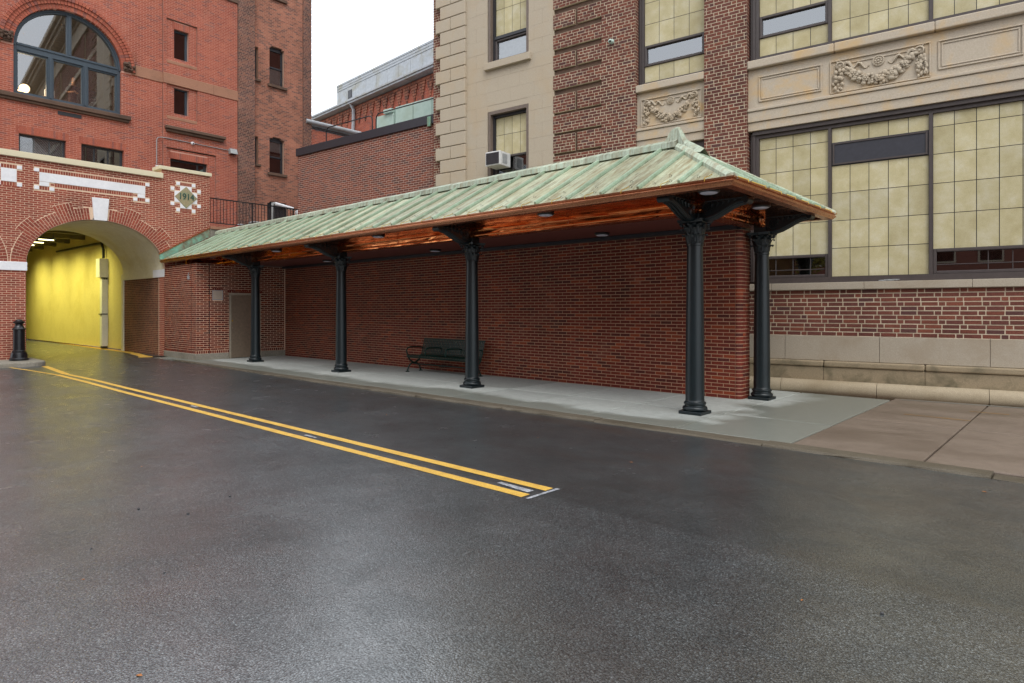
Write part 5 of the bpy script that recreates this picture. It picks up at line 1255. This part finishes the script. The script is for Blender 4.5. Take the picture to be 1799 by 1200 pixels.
# ================================================================== FAR BUILDING WITH PENTHOUSE
fb = thing('far_brick_building', 'distant corbelled brick building with zinc penthouse under the open sky', 'building', (-24, 24, 0), -2.5)
B_ = Bricks(fb, 'br_red', 'mo_red')
B_.wall(front(0), -20.5, 4, 6, 15.4, L=.21, h=.072, m=.008, th=.3, seed=90); B_.finish(0)
mb = MB(); u = -20.3
while u < 3.5:      # corbelled triangles of headers under the eaves
    for r_ in range(7):
        for k in range(-(6 - r_), 7 - r_, 2):
            mb.box(u + k * .055 - .05, u + k * .055 + .05, -.10 + r_ * .008, 0, 15.3 - r_ * .17 - .14, 15.3 - r_ * .17, rng.random())
    u += .78
tag(mb.build('corbel_bricks', 'br_tower', fb), kind='stuff')
for k in range(14):
    a = -20.5 + k * 1.75; bev(MB().box(a, a + 1.74, -.55, .1, 15.42, 15.55).box(a, a + 1.74, -.62, -.5, 15.55, 15.68).build('eaves_gutter', 'zinc', fb), .02)
mb = MB().hexa([(-20.5, -.5, 15.6), (4, -.5, 15.6), (4, 1.3, 16.2), (-20.5, 1.3, 16.2), (-20.5, -.5, 15.7), (4, -.5, 15.7), (4, 1.3, 16.3), (-20.5, 1.3, 16.3)]); mb.build('eaves_roof', 'zinc', fb)
for k in range(12):
    a = -17.2 + k * 1.3; bev(MB().box(a + .01, a + 1.29, 1.0, 1.2, 16.1, 17.55).build('penthouse_panel', 'zinc', fb), .015, 1)
for (z0, z1, y) in ((17.56, 17.72, .98), (17.73, 17.9, .97), (17.91, 18.05, .95)): bev(MB().box(-17.2, -1.5, y, 2.0, z0, z1).build('penthouse_fascia', 'zinc', fb), .02)
MB().box(-17.2, -1.6, 1.2, 6, 15.6, 17.8).build('penthouse_core', 'zinc', fb)
box('louvre_vent', 'frame_dk', fb, -15.6, -15.1, .96, 1.05, 16.75, 17.3)
MB().tube([(-12.9, -.45, 15.5), (-12.9, -.2, 15.1), (-13.0, -.15, 14.2), (-13.25, -.15, 12.0), (-13.3, -.15, 9)], .11, 8).build('downpipe', 'zinc', fb, True)
MB().box(-22, -18.2, 1, 5, 15.5, 16.6).build('lower_roof', 'zinc', fb)
# brick back wing with its big gutter pipe, left of the cabinets
bk = thing('back_brick_wing', 'short brick wing with round grey gutter right of the tower', 'building', (-27.5, 17.5, 0), 0)
B_ = Bricks(bk, 'br_red', 'mo_red')
B_.wall(lambda s, d, z: (-d, s, z), -2, 5.5, 5, 10.35, L=.21, h=.072, m=.012, th=.3, seed=95); B_.finish(0)
MB().tube([(.12, -2, 10.5), (.12, 6.0, 10.5)], .1, 12).build('gutter_pipe', 'zinc', bk, True)
MB().box(-4, 0, -2, 5.5, 10.2, 10.5).build('roof_slab', 'zinc', bk)

# ================================================================== SMALLER THINGS
# ---- bench of steel straps
def make_bench():
    b = thing('park_bench', 'dark green slatted steel bench standing against the brick wall', 'bench', (-12.1, 10.42, 0))
    L2 = 1.15
    prof = []      # seat front roll, seat, back (y towards wall +)
    for a in (200, 230, 260, 290, 310): pass
    prof = [(-.06, .385), (-.075, .405), (-.06, .43), (-.02, .44), (.1, .432), (.25, .42), (.36, .415), (.405, .43), (.43, .47), (.46, .58), (.50, .74), (.53, .84), (.535, .86)]
    n = 38
    for k in range(n):
        x = -L2 + .03 + k * (2 * L2 - .06) / (n - 1); w_ = .021
        mb = MB()
        for i in range(len(prof) - 1):
            (y0, z0), (y1, z1) = prof[i], prof[i + 1]; dy, dz = y1 - y0, z1 - z0; l = math.hypot(dy, dz); ny, nz = -dz / l * .006, dy / l * .006
            mb.hexa([(x - w_, y0, z0), (x + w_, y0, z0), (x + w_, y1, z1), (x - w_, y1, z1), (x - w_, y0 + ny, z0 + nz), (x + w_, y0 + ny, z0 + nz), (x + w_, y1 + ny, z1 + nz), (x - w_, y1 + ny, z1 + nz)])
        mb.build('slat', 'bench_green', b)
    for (y, z) in ((-.05, .4), (.40, .42), (.53, .85)): MB().tube([(-L2, y, z - .012), (L2, y, z - .012)], .016, 8).build('cross_rail', 'bench_green', b, True)
    MB().tube([(-L2, .17, .2), (L2, .17, .2)], .016, 8).build('stretcher', 'bench_green', b, True)
    for x in (-L2 + .02, L2 - .02):
        for (yf, s_) in ((-.06, -1), (.42, 1)):
            c = .17
            path = [(x, c, .22), (x, c + s_ * .06, .225), (x, c + s_ * .13, .19), (x, c + s_ * .18, .13), (x, c + s_ * .21, .06), (x, c + s_ * .22, .02)]
            MB().tube(path, [.024, .024, .022, .02, .02, .022], 8).lathe([(.055, 0), (.055, .015), (.02, .03)], 12, (x, c + s_ * .22, 0)).build('leg', 'bench_green', b, True)
        path = [(x, .17, .22), (x, .12, .25), (x, .03, .3), (x, -.03, .39)]; MB().tube(path, .022, 8).tube([(x, .17, .22), (x, .24, .25), (x, .33, .3), (x, .4, .4)], .022, 8).build('seat_support', 'bench_green', b, True)
    for x in (-L2 + .02, -.38, .38, L2 - .02):
        path = [(x, -.03, .43), (x, -.075, .5), (x, -.08, .57), (x, -.04, .625), (x, .04, .645), (x, .2, .64), (x, .36, .635), (x, .44, .62), (x, .46, .57), (x, .44, .5)]
        MB().tube(path, .018, 8).build('armrest', 'bench_green', b, True)
    return b
make_bench()
# ---- bollard
bo = thing('bollard', 'glossy black cast bollard standing on the island by the gateway pier', 'bollard', (-23.32, 3.98, .125))
MB().lathe([(.235, 0), (.235, .06), (.222, .075), (.21, .085), (.2, .17), (.185, .235), (.165, .25), (.172, .26), (.172, .275), (.16, .285), (.145, .3)], 28).build('base', 'bollard', bo, True, 40)
MB().lathe([(.143, .3), (.14, .9)], 28).build('shaft', 'bollard', bo, True, 40)
mb = MB().lathe([(.14, .9), (.165, .91), (.17, .925), (.16, .94), (.125, .97), (.1, 1.02), (.092, 1.06), (.105, 1.085), (.13, 1.1), (.145, 1.115), (.148, 1.13), (.12, 1.15), (.09, 1.165), (.085, 1.18), (.05, 1.205), (0.0, 1.21)], 28); mb.build('cap', 'bollard', bo, True, 40)
# ---- conduit with camera and floodlight on the red building
cn = thing('conduit', 'thin grey electrical conduit bent across the red brick facade', 'conduit', (-27.0, 6.0, 0), 91.8)
MB().tube([(2.93, -.04, 7.3), (2.93, -.04, 8.25), (2.96, -.05, 8.34), (3.06, -.08, 8.38), (3.3, -.12, 8.38), (5.75, -.12, 8.36)], .016, 8).build('pipe', 'grey_paint', cn, True)
c2 = thing('security_camera', 'white round camera at the middle of the conduit', 'camera', (-27.0, 6.0, 0), 91.8)
MB().lathe([(.07, 0), (.07, -.03), (.045, -.07)], 14, (4.25, -.12, 8.35), 'y').build('housing', 'white', c2, True); MB().ball((4.25, -.2, 8.34), .03, 8, 6).build('lens', 'rail_black', c2, True)
c3 = thing('security_camera', 'camera with glowing purple ring at the lower end of the conduit', 'camera', (-27.0, 6.0, 0), 91.8)
MB().lathe([(.08, 0), (.075, -.05), (.06, -.07)], 14, (2.95, -.06, 7.25)).build('housing', 'white', c3, True); MB().ball((2.97, -.08, 7.15), .06, 12, 8).build('lens', 'purple', c3, True)
fl = thing('floodlight', 'grey box floodlight at the right end of the conduit', 'light', (-27.0, 6.0, 0), 91.8)
bev(MB().hexa([(5.72, -.12, 8.2), (6.02, -.12, 8.2), (6.02, -.12, 8.42), (5.72, -.12, 8.42), (5.72, -.36, 8.2), (6.02, -.36, 8.2), (6.02, -.28, 8.42), (5.72, -.28, 8.42)]).build('housing', 'grey_paint', fl), .01)
MB().box(5.75, 5.99, -.34, -.16, 8.19, 8.2).build('lens', 'rail_black', fl)
# ---- inside the arched window: globe lamps, person, desk, bookcase
for i, (u, v_, z, r_) in enumerate(((-1.0, 1.2, 9.5, .155), (-1.2, .8, 9.2, .14))):
    g = thing('globe_lamp', ('upper glowing round globe lamp behind the arched window' if i == 0 else 'lower glowing round globe lamp near the window corner'), 'lamp', (-27.0, 6.0, 0), 91.8, 'globe lamps in the arched window')
    MB().ball((u, v_, z), r_, 18, 12).build('globe', 'globe', g, True); MB().tube([(u, v_, z - r_), (u, v_, 8.72)], .012, 6).build('stem', 'rail_black', g, True)
    pl = bpy.data.lights.new('globe_light', 'POINT'); pl.energy = 45; pl.color = (1, .78, .5); pl.shadow_soft_size = .16; po = bpy.data.objects.new('globe_light', pl); C.objects.link(po); po.parent = g; po.location = (u, v_ + .25, z + .1)
ds = thing('desk', 'light wood desk just inside the arched window', 'desk', (-27.0, 6.0, 0), 91.8)
box('desk_top', 'wood', ds, -.5, .35, .9, 1.5, 9.27, 9.31, .005)
for a in (-.45, .3):
    for b in (.95, 1.45): box('leg', 'rail_black', ds, a - .02, a + .02, b - .02, b + .02, 8.7, 9.27)
box('monitor', 'white', ds, -.42, -.12, 1.1, 1.18, 9.36, 9.62, .01)
bc = thing('cabinet', 'tall grey slatted cabinet behind the right pane of the arched window', 'cabinet', (-27.0, 6.0, 0), 91.8)
box('carcass', 'louver', bc, .72, 1.3, 1.5, 2.0, 8.7, 10.05, .01)
for k in range(12): box('shelf_slat', 'frame', bc, .74, 1.28, 1.47, 1.5, 8.8 + k * .1, 8.87 + k * .1)
def make_person():
    p = thing('person', 'person in a dark top standing behind the arched window with folded hands', 'person', (-27.0, 6.0, 0), 91.8)
    J = {'pel': ((.62, 1.75, 9.58), (.17, .12)), 'wai': ((.62, 1.75, 9.75), (.15, .11)), 'che': ((.62, 1.74, 9.98), (.17, .12)), 'nec': ((.62, 1.73, 10.17), (.06, .06)), 'hd1': ((.62, 1.71, 10.26), (.06, .07)), 'hd2': ((.62, 1.70, 10.38), (.075, .09)), 'hd3': ((.62, 1.71, 10.47), (.06, .075)),
         'lsh': ((.44, 1.74, 10.08), (.07, .07)), 'lel': ((.38, 1.66, 9.82), (.05, .05)), 'lwr': ((.53, 1.52, 9.86), (.032, .032)), 'lha': ((.6, 1.5, 9.88), (.03, .02)),
         'rsh': ((.80, 1.74, 10.08), (.07, .07)), 'rel': ((.88, 1.66, 9.82), (.05, .05)), 'rwr': ((.72, 1.52, 9.84), (.032, .032)), 'rha': ((.63, 1.5, 9.86), (.03, .02)),
         'lhi': ((.53, 1.75, 9.5), (.095, .095)), 'lkn': ((.53, 1.73, 9.1), (.065, .065)), 'lan': ((.53, 1.76, 8.76), (.045, .045)), 'lft': ((.53, 1.62, 8.73), (.04, .03)),
         'rhi': ((.71, 1.75, 9.5), (.095, .095)), 'rkn': ((.71, 1.73, 9.1), (.065, .065)), 'ran': ((.71, 1.76, 8.76), (.045, .045)), 'rft': ((.71, 1.62, 8.73), (.04, .03))}
    E_ = [('pel', 'wai'), ('wai', 'che'), ('che', 'nec'), ('nec', 'hd1'), ('hd1', 'hd2'), ('hd2', 'hd3'), ('che', 'lsh'), ('lsh', 'lel'), ('lel', 'lwr'), ('lwr', 'lha'), ('che', 'rsh'), ('rsh', 'rel'), ('rel', 'rwr'), ('rwr', 'rha'), ('pel', 'lhi'), ('lhi', 'lkn'), ('lkn', 'lan'), ('lan', 'lft'), ('pel', 'rhi'), ('rhi', 'rkn'), ('rkn', 'ran'), ('ran', 'rft')]
    names = list(J); me = bpy.data.meshes.new('body'); me.from_pydata([J[k][0] for k in names], [(names.index(a), names.index(b)) for a, b in E_], [])
    o = bpy.data.objects.new('body', me); C.objects.link(o); o.parent = p
    sk = o.modifiers.new('skin', 'SKIN'); 
    for k, dd in enumerate(me.skin_vertices[0].data if me.skin_vertices else []): pass
    return p, o, J, names
def finish_person():
    p, o, J, names = make_person(); me = o.data
    bm = bmesh.new(); bm.from_mesh(me); sk = bm.verts.layers.skin.verify()
    for v_, k in zip(bm.verts, names): v_[sk].radius = J[k][1]; v_[sk].use_root = (k == 'pel')
    bm.to_mesh(me); bm.free()
    ss = o.modifiers.new('sub', 'SUBSURF'); ss.levels = 2; ss.render_levels = 2
    m, n, b = new_mat('person_cloth')
    g = nd(n, 'TexCoord'); sx = nd(n, 'SeparateXYZ'); n.links.new(g.outputs['Object'], sx.inputs[0])
    hd = math_(n, 'GREATER_THAN', sx.outputs[2], 10.13); fa = math_(n, 'LESS_THAN', sx.outputs[1], 1.585)
    lo = math_(n, 'GREATER_THAN', sx.outputs[2], 9.2)
    c = mixc(n, math_(n, 'MINIMUM', math_(n, 'ADD', hd, math_(n, 'MULTIPLY', fa, lo)), 1.0), sr(72, 50, 52), sr(200, 152, 128)); n.links.new(c, b.inputs['Base Color']); b.inputs['Roughness'].default_value = .7
    me.materials.append(m)
    MB().ball((.62, 1.75, 10.42), .095, 12, 8, (.95, 1, 1.05)).build('hair', 'hair', p, True)
    mb = MB()
    for s_ in (-1, 1):
        for k in range(4): mb.tube([(.6 + s_ * .02, 1.48, 9.89 - k * .016), (.6 - s_ * .03, 1.465, 9.885 - k * .016), (.6 - s_ * .055, 1.48, 9.88 - k * .016)], [.009, .008, .006], 5)
        mb.tube([(.6 + s_ * .01, 1.48, 9.9), (.6 + s_ * .0, 1.465, 9.93)], [.01, .007], 5)
        mb.ball((.62 + s_ * .03, 1.62, 10.385), .012, 6, 4)
    mb.ball((.62, 1.605, 10.35), .016, 6, 4, (.7, 1, 1.4)); mb.build('fingers_and_face', 'skin', p, True)
finish_person()
# ---- parked car, pipe and canister on the deck behind the railing
cr = thing('parked_car', 'roof of a dark parked car with pale roof rails just behind the black railing', 'car', (-25.75, 13.2, 3.62))
bd = [(-2.1, .35), (-2.15, .8), (-2.0, .95), (-1.7, 1.4), (-1.4, 1.5), (.3, 1.48), (.9, 1.0), (1.9, .88), (2.1, .7), (2.1, .35)]
bev(MB().prism(bd, lambda a, b: (-.85, a, b), lambda a, b: (.85, a, b)).build('body', 'car', cr), .08, 3)
for s_ in (-1, 1):
    MB().tube([(s_ * .6, -1.5, 1.5), (s_ * .6, -1.3, 1.56), (s_ * .6, .1, 1.55), (s_ * .6, .3, 1.49)], .025, 6).build('roof_rail', 'zinc', cr, True)
    bev(MB().box(s_ * .7 - .12, s_ * .7 + .12, -2.02, -1.86, 1.0, 1.34).build('taillight', 'red_lens', cr), .03)
    for y in (-1.3, 1.35):
        w_ = MB().lathe([(.33, -.1), (.34, 0), (.33, .1)], 20, (s_ * .8, y, .34), 'x').build('wheel', 'rail_black', cr, True); MB().lathe([(.2, -.11), (.2, .11)], 16, (s_ * .8, y, .34), 'x').build('rim', 'zinc', w_, True)
    MB().hexa([(s_ * .86, -1.55, 1.0), (s_ * .86, .75, 1.0), (s_ * .865, .75, 1.0), (s_ * .865, -1.55, 1.0), (s_ * .86, -1.4, 1.4), (s_ * .86, .3, 1.4), (s_ * .865, .3, 1.4), (s_ * .865, -1.4, 1.4)]).build('side_window', 'glass_dk', cr)
wp = thing('white_pipe', 'white sloping pipe lying over the far end of the railing', 'pipe', (-23.95, 8.0, 0), 91.8)
MB().tube([(4.55, .5, 5.92), (5.35, .5, 5.80)], .075, 12).build('pipe', 'white', wp, True); MB().tube([(4.45, .5, 5.0), (4.45, .5, 5.95)], .05, 8).tube([(4.45, .5, 5.92), (4.6, .5, 5.92)], .05, 8).build('stand', 'grey_paint', wp, True)
wc = thing('white_canister', 'white capped canister at the end of the railing above the ridge', 'canister', (-23.95, 8.0, 0), 91.8)
MB().lathe([(.15, 5.2), (.15, 5.62), (.165, 5.62), (.165, 5.72), (.13, 5.76), (0, 5.77)], 20, (5.62, .5, 0)).tube([(5.62, .5, 4.69), (5.62, .5, 5.2)], .05, 8).build('canister_body', 'white', wc, True)
# ---- fallen leaves and bits on the road
lf = MB(); pts = [(0, -.04), (.018, -.012), (.014, .02), (0, .045), (-.014, .02), (-.018, -.012)]
lf.face([(a, b, .004 + abs(a) * .5) for a, b in pts]); lme = lf.build('fallen_leaf', 'leaf')
rg = random.Random(11)
spots = [(rg.uniform(-9, -.6), rg.uniform(.7, 7.3)) for _ in range(15)]
for i, (x, y) in enumerate(spots):
    o = lme if i == 0 else lme.copy()
    if i: C.objects.link(o)
    s_ = rg.uniform(.22, .5); o.location = (x, y, zroad(x, y)); o.rotation_euler = (rg.uniform(-.15, .15), rg.uniform(-.15, .15), rg.uniform(0, 6.28)); o.scale = (s_, s_, s_)
    tag(o, 'tiny fallen brown leaf lying on the wet road', 'leaf', 'fallen leaves on the road')
pb = MB().ball((0, 0, .008), .014, 7, 5, (1, 1.3, .7)).build('pebble', 'pebble')
for i in range(9):
    o = pb if i == 0 else pb.copy()
    if i: C.objects.link(o)
    x, y = rg.uniform(-7, -.6), rg.uniform(.8, 7.2); o.location = (x, y, zroad(x, y)); s_ = rg.uniform(.4, .8); o.scale = (s_, s_, s_); o.rotation_euler = (0, 0, rg.uniform(0, 6))
    tag(o, 'small dark pebble lying on the wet asphalt', 'pebble', 'pebbles on the road')

# ================================================================== ACROSS THE STREET (reflected in the glass; building height raised to block sky light)
ob = thing('opposite_building', 'brick building across the street behind the camera, seen in window reflections', 'building', (0, -21, 0))
mb = MB().box(-34, 26, -10, 0, -.3, 18.5); mb.build('wall', plain('opposite_brick', sr(122, 74, 60), .9), ob)
for k in range(24):
    for z in (1.0, 4.6, 8.2, 11.8, 15.2):
        f = MB().box(-33 + k * 2.45, -31.7 + k * 2.45, -.02, .06, z, z + 2.2).build('window', 'lime', ob)
        MB().box(-32.9 + k * 2.45, -31.8 + k * 2.45, .061, .07, z + .1, z + 2.1).build('pane', 'glass_dk', f)
MB().box(-34.3, 26.3, -10, .4, 18.5, 19.1).build('cornice', 'lime', ob)
def street_tree(x, y, h, label, seed):
    t = thing('street_tree', label, 'tree', (x, y, -.3)); rg = random.Random(seed)
    mb = MB().tube([(0, 0, 0), (.05, .02, h * .3), (0, .05, h * .55), (.1, 0, h * .85)], [.2, .16, .11, .04], 8)
    for k in range(9):
        a = rg.uniform(0, 6.28); z0 = h * rg.uniform(.35, .7); mb.tube([(0, .03, z0), (math.cos(a) * 1.0, math.sin(a) * 1.0, z0 + 1.0), (math.cos(a) * 1.9, math.sin(a) * 1.9, z0 + 1.5)], [.07, .045, .02], 5)
    mb.build('trunk', plain('bark', sr(84, 70, 58), .9), t, True); mb = MB()
    for k in range(2600):
        a = rg.uniform(0, 6.28); r = 2.5 * rg.random() ** .5; z = h * .72 + rg.uniform(-1, 1) * 2.1 * math.sqrt(max(0, 1 - (r / 2.6) ** 2))
        c = Vector((r * math.cos(a), r * math.sin(a), z)); u = Vector((rg.uniform(-1, 1), rg.uniform(-1, 1), rg.uniform(-1, 1))).normalized() * .1; v_ = u.orthogonal().normalized() * .06
        mb.face([c - u, c + v_, c + u, c - v_], rg.random())
    mb.build('crown', plain('autumn_leaves', sr(128, 116, 44), .8, 0, .3, .4), t)
street_tree(-7, -15, 7.5, 'autumn street tree behind the camera, reflected in the low vent panes', 5)

# put every thing's empty at the foot of what it holds
bpy_update()
def meshes(o):
    for ch in o.children:
        if ch.type == 'MESH': yield ch
        yield from meshes(ch)
for o in [q for q in sc.objects if q.type == 'EMPTY' and q.parent is None]:
    pts = [m_.matrix_world @ Vector(c) for m_ in meshes(o) for c in m_.bound_box]
    if not pts: continue
    lo = [min(p_[i] for p_ in pts) for i in range(3)]; hi = [max(p_[i] for p_ in pts) for i in range(3)]
    new = Vector(((lo[0] + hi[0]) / 2, (lo[1] + hi[1]) / 2, lo[2]))
    d = o.rotation_euler.to_matrix().inverted() @ (o.location - new)
    for ch in o.children: ch.location = ch.location + d
    o.location = new
